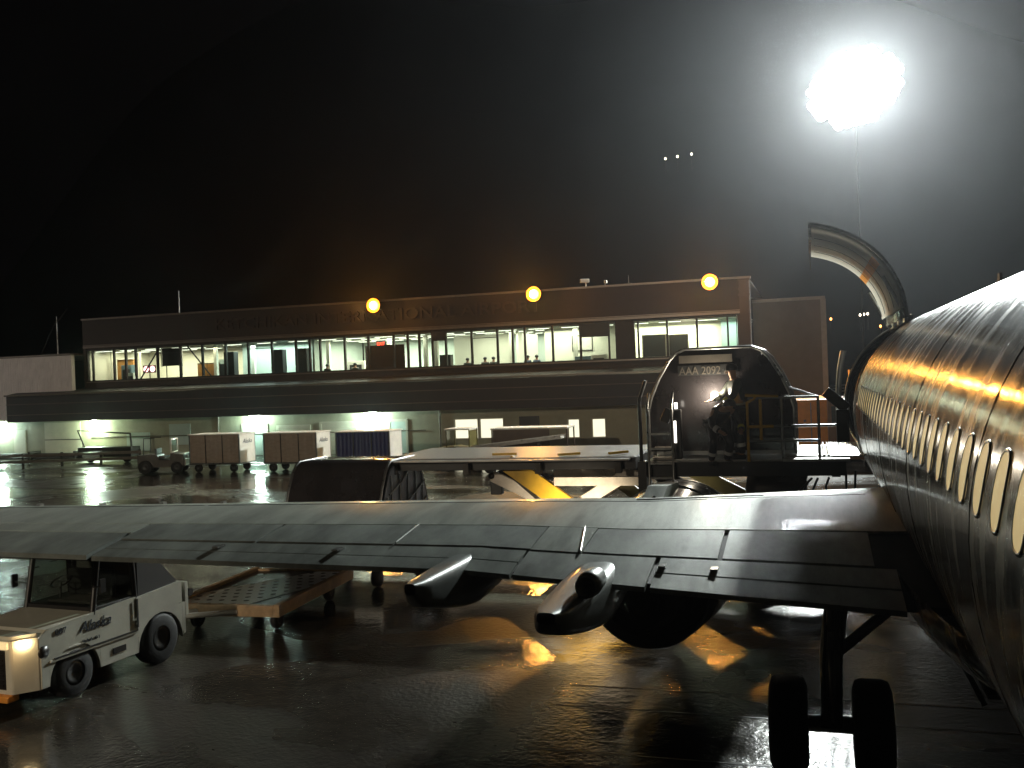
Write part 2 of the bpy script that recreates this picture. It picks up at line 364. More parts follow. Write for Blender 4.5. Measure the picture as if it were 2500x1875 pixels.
# doors and wall items of the ground floor
def wallbox(name, a, b, c, d, m, dp=.05, sub=None):
    q = MB(); q.b2((a, Y0-dp, c), (b, Y0+.002, d)); o = tb(q, name, m)
    return o
wallbox('door', -52.4, -51.4, .02, 1.95, M['panel'])
for a, b in ((-49.8, -46.85),):
    q = MB(); q.b2((a, Y0-.05, .02), (b, Y0+.002, 2.4)); o = tb(q, 'roller_door', M['panel'])
    q = MB(); q.b2((a, Y0-.075, 1.22), (b, Y0-.052, 1.27)); s_ = tb(q, 'door_seam', M['frame'], o)
wallbox('wall_panel', -39.9, -38.3, .75, 2.1, M['room_grn'])
wallbox('wall_panel', -43.2, -41.4, .4, 1.6, M['room_grn'], .04)
wallbox('louvre_panel', -16.2, -15.0, 1.35, 2.02, M['board'])
for a, b, h, mm in ((-34.4, -32.8, 1.85, 'board'), (-31.9, -29.8, 1.7, 'panel'), (-28.9, -26.6, 1.85, 'panel'), (-24.3, -23.3, 1.9, 'board')):
    fr = MB(); fr.b2((a-.14, Y0-.07, 0), (a, Y0, h+.14)); fr.b2((b, Y0-.07, 0), (b+.14, Y0, h+.14)); fr.b2((a, Y0-.07, h), (b, Y0, h+.14)); o = tb(fr, 'door_frame', M['panel'])
    q = MB(); q.b2((a, Y0-.04, .02), (b, Y0+.001, h))
    if mm == 'panel':
        for k in range(6): q.b2((a, Y0-.06, .25+k*.28), (b, Y0-.041, .28+k*.28))
    dd = tb(q, 'door', M['panel' if mm == 'panel' else 'room_grn'], o)
q = MB()
for xx in (-21.1, -36.2, -9.2): q.tube([(xx, Y0-.06, 0), (xx, Y0-.06, 2.54)], .05, 8)
q.tube([(-46.0, Y0-.05, 1.35), (-22, Y0-.05, 1.35)], .03, 6); tb(q, 'wall_pipe', M['flash'])
q = MB(); q.b2((-3.55, Y0-.32, 4.6), (-3.02, Y0-.004, 9.1)); [q.b2((-3.6, Y0-.36, z), (-2.98, Y0-.321, z+.12)) for z in (8.2, 8.5, 9.0)]; tb(q, 'downpipe', M['wall_tan'])
text('lettering', 'KETCHIKAN INTERNATIONAL AIRPORT', (-0.4, -.06, 8.02), .95, M['letter'], T, width=21.5, ext=.04, bold=.012)
# upstairs window strip
mx_ = [-46.15, -45.74, -44.04, -43.11, -42.34, -40.66, -38.92, -37.26, -35.54, -33.91, -32.21, -30.52, -29.55, -28.85, -27.18, -25.59, -23.92, -23.01, -22.27, -21.43, -20.58, -18.96, -17.37, -16.45, -15.71, -14.06, -12.43, -10.78, -10.38]
mx2 = [-9.35, -9.14, -7.52, -5.89, -4.23, -3.75]
transoms = {5: 6.75, 9: 6.72, 21: 6.68}
dark_tops = {19: 6.62, 26: 6.40}
def strip(xs, off=0):
    for i in range(len(xs)-1):
        a, b = xs[i], xs[i+1]; t = .055 if (b-a) > .6 else .035
        f = MB(); f.b2((a, Y0+.03, 5.061), (a+t, Y0+.2, 7.2)); f.b2((b-t, Y0+.03, 5.061), (b-.001, Y0+.2, 7.2))
        f.b2((a+t, Y0+.03, 7.12), (b-t, Y0+.2, 7.2)); f.b2((a+t, Y0+.03, 5.061), (b-t, Y0+.2, 5.13))
        k = i+off
        if k in transoms: f.b2((a+t, Y0+.05, transoms[k]-.04), (b-t, Y0+.18, transoms[k]))
        if k in dark_tops: f.b2((a+t, Y0+.05, dark_tops[k]), (b-t, Y0+.18, 7.119))
        o = tb(f, 'window', M['frame'])
        p = MB(); p.b2((a+t, Y0+.11, 5.131), (b-t, Y0+.12, 7.118)); q = tb(p, 'pane', M['glass'], o)
strip(mx_); strip(mx2, 40)
q = MB(); q.b2((-10.38, Y0+.02, 5.042), (-9.36, Y0+.3, 7.218)); tb(q, 'wall_pier', M['fascia'])
# rooms behind
RX = [-46.2, -36.4, -29.9, -22.2, -10.4, -3.5]
q = MB(); q.b2((-46.2, Y0+.37, 4.08), (-3.3, Y0+9, 4.19)); tb(q, 'room_floor', M['carpet'])
q = MB(); q.b2((-46.2, Y0+.37, 7.14), (-3.3, Y0+9, 7.24)); tb(q, 'room_ceiling', M['ceil'])
q = MB(); q.b2((-46.35, Y0+.37, 4.2), (-46.2, Y0+9, 7.13)); q.b2((-46.2, Y0+6.5, 4.2), (-36.5, Y0+6.6, 7.13)); tb(q, 'room_wall', M['room'])
q = MB(); q.b2((-36.3, Y0+3.2, 4.2), (-30.0, Y0+3.3, 7.13)); tb(q, 'room_wall', M['room_grn'])
q = MB(); q.b2((-29.7, Y0+8, 4.2), (-10.5, Y0+8.1, 7.13)); q.b2((-29.9, Y0+1.0, 4.2), (-29.75, Y0+7.9, 7.13)); tb(q, 'room_wall', M['room_grn'])
q = MB(); q.b2((-21.3, Y0+3.4, 4.2), (-17.6, Y0+3.5, 7.0)); q.b2((-17.0, Y0+2.6, 4.2), (-16.86, Y0+7, 7.13)); q.b2((-15.2, Y0+2.6, 4.2), (-10.5, Y0+2.7, 7.13)); tb(q, 'room_partition', M['room'])
q = MB(); q.b2((-10.3, Y0+3.2, 4.2), (-4.8, Y0+3.3, 7.13)); q.b2((-10.4, Y0+.4, 4.2), (-10.32, Y0+8, 7.13)); tb(q, 'room_wall', M['room'])
q = MB(); q.b2((-4.79, Y0+2.2, 4.2), (-3.3, Y0+2.3, 7.13)); q.b2((-3.4, Y0+.4, 4.2), (-3.3, Y0+2.1, 7.13)); tb(q, 'room_wall', M['room_grn'])
# ceiling fixtures (top level, countable)
fx = None
fspots = []
for x0, x1, y1, dx in ((-45.5, -37.5, 5.5, 2.0), (-35.6, -30.6, 2.2, 2.4), (-28.8, -11.2, 7.2, 1.95), (-9.3, -5.2, 2.4, 1.9)):
    x = x0
    while x < x1:
        y = 1.0
        while y < y1: fspots.append((x+random.uniform(-.1, .1), Y0+y)); y += 1.9
        x += dx
for x, y in fspots:
    if fx is None:
        fx = thing('ceiling_light', 'fluorescent ceiling fixture seen through the upstairs windows', 'ceiling light', (x, y, 7.13), 0, 'fluorescent fixtures upstairs in the terminal')
        h = MB(); h.box((0, 0, -.03), (1.25, .32, .06)); h.build('housing', M['cream'], fx)
        d = MB(); d.box((0, 0, -.07), (1.2, .27, .018)); d.build('diffuser', M['fixture'], fx)
    else: o = copy_tree(fx); o.location = (x, y, 7.13)
for x, y, sx, sy, e, c in ((-41.3, 3.2, 8.5, 5, 190, (1, .9, .66)), (-33.2, 1.7, 5.5, 2.4, 100, (.85, 1, .92)), (-25.6, 4, 6, 6, 300, (1, 1, .8)), (-16, 1.4, 8, 2, 95, (1, .98, .78)), (-16, 5.5, 8, 4, 120, (1, .98, .8)), (-7.6, 1.7, 4.6, 2.4, 150, (1, .97, .70)), (-4.1, 1.2, 1.2, 1.4, 16, (.7, 1, .9))):
    lamp('room_light', (x+25, y, 6.98), c, e*5, kind='AREA', size=(sx, sy), parent=T)

# things standing inside, seen through the glass
def simple(name, label, cat, boxes, loc, group=None, rz=0, extra=None):
    t = thing(name, label, cat, loc, rz, group)
    for nm, m, bl in boxes:
        q = MB()
        for b in bl: q.box(*b)
        q.build(nm, m, t, .01)
    return t
simple('display_board', 'dark square board framed in white behind a left upstairs window', 'board', [('panel', M['board'], [((0, 0, .6), (1.45, .05, 1.15))]), ('border', M['cream'], [((-.78, 0, .6), (.06, .07, 1.25)), ((.78, 0, .6), (.06, .07, 1.25)), ((0, 0, 1.22), (1.5, .07, .06))]), ('post', M['dsteel'], [((-.5, .1, -.42), (.05, .05, .9)), ((.5, .1, -.42), (.05, .05, .9))])], (-39.9, Y0+.55, 5.86))
simple('notice_screen', 'large brown folding screen standing at the middle upstairs window', 'screen', [('panel', M['brownb'], [((0, 0, 1.2), (2.3, .06, 2.3)), ((-1.3, .2, 1.2), (.5, .06, 2.3), .9)]), ('foot', M['dsteel'], [((-.9, 0, .03), (.1, .5, .05)), ((.9, 0, .03), (.1, .5, .05))])], (-24.6, Y0+.6, 4.2))
ex = thing('exit_sign', 'small red lit exit sign above the brown screen upstairs', 'sign', (-25.3, Y0+1.3, 6.55))
q = MB(); q.box((0, 0, .12), (.62, .06, .26)); q.build('sign_case', M['board'], ex)
q = MB(); q.tube([(0, 0, .25), (0, 0, .88)], .015, 6); q.build('hanger', M['dsteel'], ex)
text('lettering', 'EXIT', (0, -.04, .03), .26, emit('red_exit_letters', (1, .05, .02), 9, False), ex, width=.5)
for i, (x, w_, h_) in enumerate(((-8.35, 1.25, 1.25), (-7.0, 1.0, 1.2))):
    t = thing('whiteboard' if 0 else 'dark_poster_board', ('left of the two dark boards with a white frame in the bright right room' if i == 0 else 'right of the two dark boards, narrower, in the bright right room'), 'board', (x, Y0+.7, 5.12), 0, 'dark boards in the bright room')
    q = MB(); q.box((0, 0, h_/2), (w_, .05, h_)); q.build('panel', M['room_grn'] if 0 else mat('slate_board', (.05, .055, .05), .5), t)
    q = MB(); q.box((-w_/2-.03, 0, h_/2), (.06, .07, h_+.06)); q.box((w_/2+.03, 0, h_/2), (.06, .07, h_+.06)); q.box((0, 0, h_+.0), (w_, .07, .06)); q.box((0, 0, .0), (w_, .07, .06)); q.build('border', M['cream'], t)
simple('picture_frame', 'framed white picture hanging on the wall left of the dark shade', 'picture', [('print', M['cream'], [((0, 0, .45), (1.15, .02, .8))]), ('border', M['board'], [((-.6, 0, .45), (.05, .04, .9)), ((.6, 0, .45), (.05, .04, .9)), ((0, 0, .0), (1.2, .04, .05)), ((0, 0, .9), (1.2, .04, .05))])], (-12.9, Y0+2.57, 5.7))
simple('hall_counter', 'white service counter with a raised kiosk in the middle hall', 'counter', [('desk', M['cream'], [((0, 0, .7), (3.0, .7, 1.4))]), ('kiosk', M['panel'], [((-.5, .1, 1.75), (.9, .5, .7))]), ('kiosk_window', M['board'], [((-.5, -.17, 1.7), (.5, .03, .2))])], (-26.6, Y0+4.2, 4.2))
simple('light_box', 'white rectangular light box beside the brown screen', 'light box', [('panel', emit('light_box_face', (1, 1, .85), 1.0, False), [((0, 0, .3), (1.3, .05, .5))]), ('case', M['panel'], [((0, .06, .3), (1.4, .06, .6))]), ('stand', M['dsteel'], [((0, .06, -.3), (.08, .08, .6))])], (-26.15, Y0+2.2, 5.6))
simple('wood_cabinet', 'orange wooden cabinet behind the far left upstairs window', 'cabinet', [('case', M['wood'], [((0, 0, 1.15), (1.3, .5, 2.3))]), ('worktop', M['cream'], [((.0, -.1, 2.33), (1.4, .7, .05))])], (-45.0, Y0+2.6, 4.2))
simple('wood_cabinet', 'low brown cabinet behind the left upstairs window under the brace', 'cabinet', [('case', mat('brown_cabinet', (.16, .10, .05), .5), [((0, 0, .9), (1.5, .5, 1.8))]), ('door', M['wood'], [((-.37, -.26, .9), (.7, .03, 1.6)), ((.37, -.26, .9), (.7, .03, 1.6))])], (-38.0, Y0+1.9, 4.2))
for i, x in enumerate((-35.6, -32.1, -30.4)):
    simple('dark_cupboard', ('leftmost', 'middle', 'rightmost')[i]+' of three tall dark cupboards in the pale green upstairs room', 'cupboard', [('case', M['board'], [((0, 0, 1.2), (.75, .5, 2.4))]), ('handle', M['steel'], [((.25, -.27, .8), (.03, .04, .2))])], (x, Y0+.75, 4.2), 'dark cupboards in the green room')
q = MB()
for x in (-37.4, -34.6, -29.2, -25.0, -22.6, -21.9, -17.1, -13.2): q.b2((x, Y0+1.5, 4.2), (x+.22, Y0+1.72, 7.13))
for xx in (-45.9, -43.6): q.b2((xx, Y0+2.0, 4.2), (xx+.12, Y0+2.12, 7.13))
for o_ in [tb(q, 'room_column', M['room'])]: split_islands(o_, 'room_column')
M['soda'] = mat('blue_grey_machine', (.12, .20, .24), .4)
for nm, lab, ct, m_, x, y, w_, h_ in (('vending_machine', 'blue grey vending machine by the left end of the dim upstairs hall', 'vending machine', 'soda', -44.2, 1.7, .8, 1.9), ('filing_cabinet', 'grey filing cabinet behind the second upstairs window from the left', 'cabinet', 'room_grn', -43.6, 1.3, .5, 1.35),
        ('vending_machine', 'green tall vending machine right of the raised brace upstairs', 'vending machine', 'room_grn', -37.0, 2.2, .8, 2.0), ('kiosk', 'dark ticket kiosk right of the brown screen upstairs', 'kiosk', 'board', -21.0, 1.2, .7, 1.6),
        ('display_case', 'white glass fronted case in the hall left of the brown screen', 'display case', 'cream', -27.6, 2.6, 1.2, 1.5), ('coat_rack', 'low dark coat rack under the framed picture', 'coat rack', 'soda', -12.6, 1.4, .9, 1.15), ('side_table', 'white side table beneath the dark shade in the bright right room', 'table', 'cream', -11.6, 1.2, .9, 1.2)):
    simple(nm, lab, ct, [('case', M[m_], [((0, 0, h_/2), (w_, .5, h_))]), ('front_panel', M['board'], [((0, -.262, h_*.62), (w_*.7, .02, h_*.45))]), ('handle', M['steel'], [((w_*.38, -.275, h_*.5), (.03, .03, .3))])], (x, Y0+y, 4.2))
neon = thing('neon_sign', 'round pink white neon sign pair glowing in a left upstairs window', 'neon sign', (-42.0, Y0+.9, 5.75))
pk = emit('pink_neon', (1, .45, .5), 5, False)
for dx in (-.22, .28):
    q = MB(); q.lathe([(.02, 0), (.18, .0), (.2, .03), (.18, .06), (.02, .06)], (dx, 0, 0), 'Y', 20, True); q.build('tube_ring', pk, neon)
q = MB(); q.box((0, .1, 0), (1.0, .03, .5)); q.build('backing', M['brownb'], neon)
q = MB(); q.box((0, .12, -.5), (.05, .05, .55)); q.build('post', M['dsteel'], neon)
br = MB()
br.tube([(-42.3, Y0+.45, 5.1), (-40.75, Y0+.45, 7.1)], .05, 8); tb(br, 'wall_brace', M['frame'])
br = MB(); br.tube([(-38.6, Y0+.45, 7.1), (-36.9, Y0+.45, 5.1)], .05, 8); tb(br, 'wall_brace', M['frame'])

# ================================================================== annexes
A = thing('annex_building', 'plain tan annex block right of the terminal behind the cargo loader', 'building', (-1.1, 55.6, 0))
q = MB(); q.b2((-1.88, 0, 0), (1.85, 9, 7.9)); q.build('wall', M['annex'], A)
q = MB(); q.b2((-1.9, -.08, 7.902), (1.95, 9, 8.06)); q.b2((1.7, -.1, 0), (1.98, -.002, 7.9)); q.build('roof_trim', M['flash'], A)
B = thing('metal_clad_building', 'white corrugated metal building at the left end of the terminal', 'building', (-54, 53.2, 0))
q = MB(); q.b2((-14, 0, 2.62), (7.3, .3, 6.85)); q.build('cladding', M['corr'], B)
q = MB(); q.b2((-14, -.05, 6.852), (7.3, 10, 6.98)); q.build('roof', M['flash'], B)
q = MB(); q.b2((-14, .9, 0), (-5.9, 1.1, 2.6)); q.b2((-5.4, .35, 0), (-4.9, .79, 2.6)); q.build('ground_floor_wall', M['wall_low'], B)
for i, x in enumerate((-58.2, -56.6, -55.0)):
    u = thing('roof_vent', ('left', 'middle', 'right')[i]+' of three flat white vents on the corrugated building roof', 'roof vent', (x, 53.9, 6.98), 0, 'vents on the corrugated roof')
    q = MB(); q.box((0, 0, .1), (1.1, .8, .2)); q.build('case', M['cream'], u, .03); q = MB(); q.box((0, 0, .24), (1.2, .9, .06)); q.build('cap', M['flash'], u)

# roof gear
def mast_(name, label, cat, loc, h, r=.035, arm=None, mt='steel'):
    t = thing(name, label, cat, loc); q = MB(); q.tube([(0, 0, 0), (0, 0, h*.6), (0, 0, h)], [r, r*.8, r*.5], 8); q.build('mast', M[mt], t)
    q = MB(); q.box((0, 0, .03), (.3, .3, .06)); q.build('base_plate', M['dsteel'], t)
    if arm:
        q = MB()
        for a in arm: q.tube(a, .02, 6)
        q.build('stay', M['dsteel'], t)
    return t
mast_('whip_antenna', 'tall thin whip antenna on the left part of the terminal roof', 'antenna', (-39.0, 54.3, 9.2), 1.5, .05)
mast_('guyed_mast', 'thin pole with a slanting stay above the white corrugated building', 'mast', (-48.9, 54.5, 6.98), 2.6, .05, [[(0, 0, 2.4), (-1.4, 0, .1)], [(0, 0, 2.2), (.9, 0, 3.1)]])
mast_('small_roof_post', 'thin short post on the terminal roof near the white camera', 'post', (-9.6, 54.3, 9.26), .5, .03)
sc1 = thing('security_camera', 'white boxy camera on a short post at the terminal parapet', 'camera', (-12.0, 54.1, 9.26))
q = MB(); q.tube([(0, 0, 0), (0, 0, .22)], .03, 8); q.build('post', M['cream'], sc1)
q = MB(); q.box((-.05, -.1, .32), (.5, .25, .2), .4); q.build('camera_body', M['cream'], sc1, .02)
q = MB(); q.tube([(-.22, -.2, .32), (-.30, -.26, .31)], .07, 10); q.build('lens', M['board'], sc1)
sc2 = copy_tree(sc1); sc2.location = (-10.9, 54.1, 9.2); sc2.rotation_euler.z = 1.2; sc2.scale = (.6, .6, .8); sc2['label'] = 'smaller camera right of the white boxy camera on the parapet'

# ================================================================== lamps on the buildings
OR = (1, .43, .07)
M['or_lens'] = emit('sodium_lamp_glow', (1, .72, .30), 40, False)
M['gr_lens'] = emit('mercury_lamp_glow', (.78, 1, .85), 110, False)
M['wh_lens'] = emit('floodlight_glow', (.93, .97, 1), 90, False)
def sodium(loc, label, first=[None]):
    if first[0] is None:
        t = thing('sodium_floodlight', label, 'floodlight', loc, 0, 'orange floodlights along the terminal roof')
        q = MB(); q.tube([(0, 1.0, -.25), (0, .4, -.1), (0, .12, .0)], .04, 8); q.build('bracket', M['dsteel'], t)
        q = MB(); q.lathe([(.04, .26), (.25, .22), (.42, .08), (.45, -.0), (.44, -.0), (.40, .08)], (0, 0, 0), 'Y', 24); q.build('reflector_hood', M['dsteel'], t)
        q = MB(); q.lathe([(.001, -.34), (.16, -.32), (.27, -.26), (.27, -.2), (.001, -.19)], (0, 0, 0), 'Y', 24); q.build('lamp_tube', M['or_lens'], t)
        q = MB(); q.lathe([(.275, -.24), (.32, -.17), (.36, -.05), (.30, .03), (.001, .06)], (0, 0, 0), 'Y', 24); q.build('lens', emit('amber_lens', (1, .60, .10), 7, False), t)
        q = MB(); q.lathe([(.34, -.02), (.42, -.08), (.52, -.18), (.54, -.18), (.46, -.06), (.36, .06)], (0, 0, 0), 'Y', 24); q.build('halo_ring', emit('painted_orange_halo', (1, .26, .0), .95, False), t)  # glowing ring stands in for the orange halo round the lamp
        lamp('lamp_light', (0, -.55, -.05), OR, 260, .2, t); lamp('lamp_beam', (0, -.6, -.05), OR, 1050, .2, t, kind='SPOT', rot=(R(80), 0, R(180)), blend=.3, angle=170); t.scale = (.8, .8, .8); first[0] = t
    else:
        t = copy_tree(first[0]); t.location = loc; t['label'] = label
    return t
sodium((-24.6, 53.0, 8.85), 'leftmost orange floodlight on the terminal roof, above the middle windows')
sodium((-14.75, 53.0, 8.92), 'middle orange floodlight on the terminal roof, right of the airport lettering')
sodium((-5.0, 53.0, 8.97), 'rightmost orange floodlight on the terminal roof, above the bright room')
def walllamp(loc, label, watts, c, first=[None]):
    if first[0] is None:
        t = thing('wall_lamp', label, 'wall lamp', loc, 0, 'green white lamps under the canopy')
        q = MB(); q.box((0, .17, .02), (.3, .10, .32)); q.build('housing', M['dsteel'], t, .02)
        q = MB(); q.lathe([(.001, -.24), (.20, -.21), (.36, -.10), (.42, .02), (.34, .09), (.001, .11)], (0, 0, 0), 'Y', 18); q.build('lens', M['gr_lens'], t); first[0] = t
    else:
        t = copy_tree(first[0]); t.location = loc; t['label'] = label
    for c_ in kids(t):
        if c_.type == 'LIGHT': bpy.data.objects.remove(c_)
    lamp('lamp_light', (0, -.42, -.04), c, watts, .14, t)
    return t
walllamp((-53.4, 53.75, 2.12), 'wall lamp at the far left edge beside the cream door', 165, (.6, 1, .95))
walllamp((-45.6, 53.75, 2.10), 'greenish wall lamp right of the wide pale roller door', 247, (.72, 1, .55))
walllamp((-33.4, 53.75, 2.36), 'blue green wall lamp above the first pale baggage cart', 261, (.6, 1, .85))
walllamp((-25.5, 53.75, 2.30), 'brightest white wall lamp above the blue curtain cart', 467, (.68, 1, .88))

# high mast floodlight beyond the nose
mst = thing('high_mast_floodlight', 'blazing white floodlight cluster on a tall thin mast above the jet', 'floodlight mast', (2.95, 60, 0))
MZ = 20.2
q = MB(); q.tube([(0, 0, 0), (0, 0, 8), (0, 0, MZ)], [.08, .05, .03], 12); q.build('pole', M['black'], mst)
q = MB(); q.box((0, 0, MZ-.35), (3.4, .1, .1)); q.box((0, 0, MZ+.3), (2.8, .1, .1)); q.box((0, 0, MZ), (.1, .1, .9)); q.build('crossbar', M['dsteel'], mst)
for r in range(-5, 6):
    zz_ = r*.38; hw_ = 2.8*math.sqrt(max(0, 1-(zz_/2.03)**2)); n_ = max(1, int(hw_*2/.47)+(1 if r % 2 else 0)); n_ -= (n_+r) % 2
    for k in range(max(1, n_)):
        x = (k-(n_-1)/2)*.47; z = MZ+zz_+x*.16
        q = MB(); q.lathe([(.001, .20), (.14, .15), (.27, -.08), (.25, -.1)], (x, -.06, z), 'Y', 12); hd = q.build('lamp_head', M['dsteel'], mst)
        q = MB(); q.lathe([(.001, -.14), (.20, -.12), (.285, -.08), (.001, -.07)], (x, -.08, z), 'Y', 12); q.build('lens', M['wh_lens'], hd)
for x in (-.5, .5):
    lamp('mast_light', (x, -.9, MZ), (.92, 1, .95), 23000, .4, mst, kind='SPOT', rot=(R(90-17), 0, R(180-20)), blend=.75, angle=176)
    lamp('mast_beam', (x, -.95, MZ), (.92, 1, .95), 33000, .4, mst, kind='SPOT', rot=(R(90-18), 0, R(180+2)), blend=1, angle=64)
m3 = thing('added_west_floodlight', 'unseen floodlight mast added far off to the left to light the white cladding', 'floodlight mast', (-74, 36, 0))  # out of view, added to brighten the corrugated cladding
q = MB(); q.tube([(0, 0, 0), (0, 0, 15)], [.14, .08], 12); q.build('pole', M['dsteel'], m3)
q = MB(); q.box((0, 0, 15.1), (1.2, .5, .4)); q.build('lamp_head', M['dsteel'], m3)
lamp('mast_light', (.5, 0, 14.7), (1, .88, .8), 5200, .3, m3, kind='SPOT', rot=(R(64), 0, R(-50)), blend=.9, angle=62)
m4 = thing('rear_floodlight', 'floodlight mast behind the jet on the left of the apron', 'floodlight mast', (-16, -26, 0))
q = MB(); q.tube([(0, 0, 0), (0, 0, 13)], [.14, .08], 12); q.build('pole', M['dsteel'], m4)
q = MB(); q.box((0, 0, 13.1), (1.2, .5, .4)); q.build('lamp_head', M['dsteel'], m4)
o = lamp('mast_light', (0, .6, 12.8), (1, .84, .62), 24000, .3, m4, kind='SPOT', blend=.9, angle=54); o.rotation_euler = (Vector((-24, 44, 1))-Vector((-16, -25.4, 12.8))).to_track_quat('-Z', 'Y').to_euler()
# ================================================================== lights across the water
wl = emit('far_lamp_white', (1, .85, .65), 5, False); ol = emit('far_lamp_orange', (1, .35, .08), 8, False)
ft = None
for i, (x, z, c, lab) in enumerate(((-27.5, 48.2, 0, 'far lamp high on the hillside, left of the pair over the roof'), (-25.0, 48.4, 0, 'far lamp high on the hillside, middle of three above the right roof lamp'), (-22.1, 48.6, 0, 'far lamp high on the hillside, right of three above the right roof lamp'),
        (4.1, 13.1, 1, 'dim far lamp low beside the annex edge'), (9.6, 13.6, 0, 'first of three close far lamps left of the raised cargo door hinge'), (10.3, 13.7, 0, 'second of three close far lamps under the raised cargo door'), (11.0, 13.75, 0, 'third of three close far lamps under the raised cargo door'),
        (14.9, 13.8, 0, 'bright far lamp under the raised cargo door, left of the orange one'), (15.4, 14.3, 1, 'orange far lamp under the raised cargo door'), (15.6, 13.4, 0, 'lower bright far lamp next to the orange one'), (18.9, 13.0, 0, 'far lamp nearest to the cargo door hinge'), (13.3, 11.2, 1, 'faint orange far lamp lowest under the cargo door'))):
    if ft is None:
        ft = thing('street_lamp', lab, 'street lamp', (x, 205, 0), 0, 'lamps on the far hillside')
        q = MB(); q.tube([(0, 0, -3), (0, 0, 0)], .08, 6); q.build('pole', M['dsteel'], ft)
        q = MB(); q.lathe([(.001, -.3), (.18, -.15), (.22, 0), (.18, .15), (.001, .3)], (0, -.3, .1), 'Z', 10); q.build('globe', wl, ft); t = ft
    else: t = copy_tree(ft)
    t.location = (x, 205, z); t['label'] = lab
    if c:
        for k in kids(t):
            if k.name.startswith('globe'):
                k.data = k.data.copy(); k.data.materials[0] = ol

# ================================================================== the airliner
AX, AZ, RR = 2.63, 3.45, 1.88
J = thing('airliner', 'silver narrow body jet with its forward cargo door raised, seen along its left side', 'airliner', (AX, 11, 0))
JI = Matrix.Translation((-AX, -11, 0))
def jp(mb, name, m, parent=None, **k):
    o = mb.build(name, m, parent or J, **k)
    if parent is None: o.matrix_parent_inverse = JI
    return o
NOSE = 30.8
def ring(y):   # scale, z centre
    if y <= 24.8 and y >= -7: return 1, AZ
    if y > 24.8:
        t = (y-24.8)/(NOSE-24.8); return max(.02, (1-t**2.3)**.62), AZ-.55*t**1.6
    t = min(1, (-7-y)/11); return 1-.75*t**1.2, AZ+.9*t
def fpt(y, th, off=0):   # th from +x, counter clockwise seen from behind
    s, zc = ring(y); r = (RR+off)*s
    c, sn = math.cos(th), math.sin(th)
    return (AX+r*c, y, zc+r*sn*(1.0 if sn > 0 else 1.13))
D0, D1 = 19.3, 24.3           # cargo door opening
A0, A1 = math.pi-R(63.5), math.pi+R(18.6)
ys = [-18+i*1.0 for i in range(0, 11)]; ys += [-7+.5*i for i in range(1, 53)] + [D0] + [D0+.5*i for i in range(1, 10)] + [D1] + [24.8+ (NOSE-24.8)*(1-(1-i/14)**1.6) for i in range(0, 15)]
ths = sorted(set([round(2*math.pi*k/72, 6) for k in range(72)] + [round(A0, 6), round(A1, 6)]))
mb = MB(); nT = len(ths); vs = [fpt(y, t) for y in ys for t in ths]; fs = []
for i in range(len(ys)-1):
    for k in range(nT):
        ym = (ys[i]+ys[i+1])/2; t0 = ths[k]; t1 = ths[k+1] if k+1 < nT else 2*math.pi; tm = (t0+t1)/2
        if D0-.01 < ym < D1+.01 and A0-.001 < tm < A1+.001: continue
        a, b = i*nT+k, i*nT+(k+1) % nT; fs.append((a, b, b+nT, a+nT))
mb.add(vs, fs, True); jp(mb, 'fuselage', M['fus'])
# door frame and cargo hold liner
mb = MB(); N = 14
arc = [A0+(A1-A0)*k/N for k in range(N+1)]
for y in (D0, D1):
    mb.tube([fpt(y, t, .0) for t in arc], .03, 6)
mb.tube([fpt(D0, A1), fpt(D1, A1)], .03, 6); mb.tube([fpt(D0, A0), fpt(D1, A0)], .03, 6); jp(mb, 'door_frame', M['steel'])
mb = MB(); mb.b2((AX-1.55, 14.5, 2.70), (AX+1.5, 24, 2.78)); mb.b2((AX-1.2, 14.4, 2.8), (AX+1.2, 14.5, 4.7)); mb.b2((AX-1.2, 24.0, 2.8), (AX+1.2, 24.05, 4.7)); mb.b2((AX+1.2, 14.51, 2.8), (AX+1.25, 23.99, 4.7)); jp(mb, 'cargo_hold', M['panel'])
# raised cargo door: same curve as the skin, swung up about its top edge
hx, hz = fpt(20, A0)[0], fpt(20, A0)[2]
rotA = R(-116)
def swing(p, dy=0):
    x, y, z = p; x -= hx; z -= hz
    c, s_ = math.cos(rotA), math.sin(rotA)
    return (hx-.04+c*x-s_*z, y, hz+.06+s_*x+c*z)
def doorshell(y0, y1, offo, offi, t0=A0, t1=A1):
    q = MB(); n = 20
    for o1, o2 in ((offo, offi),):
        P = [[swing(fpt(y, t0+(t1-t0)*k/n, off)) for k in range(n+1)] for y, off in ((y0, o1), (y1, o1), (y1, o2), (y0, o2))]
        vs = [p for row in P for p in row]; W = n+1; fs = []
        for k in range(n):
            for r0, r1 in ((0, 1), (1, 2), (2, 3), (3, 0)): fs.append((r0*W+k, r0*W+k+1, r1*W+k+1, r1*W+k))
        q.add(vs, fs, True); q.add([P[i][0] for i in range(4)], [(0, 1, 2, 3)]); q.add([P[i][-1] for i in range(4)], [(3, 2, 1, 0)])
    return q
cdoor = jp(doorshell(D0+.03, D1-.03, 0, -.06), 'cargo_door', M['fus'])
liner = mat('cream_door_liner', (.74, .70, .60), .6, 0, .15, 2.5, .05)
o = jp(doorshell(D0+.07, D1-.07, -.062, -.13, A0+.10, A1-.03), 'door_liner', liner, cdoor)
o = jp(doorshell(D0+.09, D1-.09, -.131, -.134, A0+.62, A0+.74), 'orange_light_strip', M['orange'], cdoor)  # orange light on the liner, put in as a coloured strip
q = MB()
for k in (.25, .5, .75): q.tube([swing(fpt(D0+.03+(D1-D0-.06)*k, A0+.14+(A1-A0-.2)*t/12, -.134)) for t in range(13)], .006, 5)
jp(q, 'liner_seam', M['fascia'], cdoor)
q = MB()
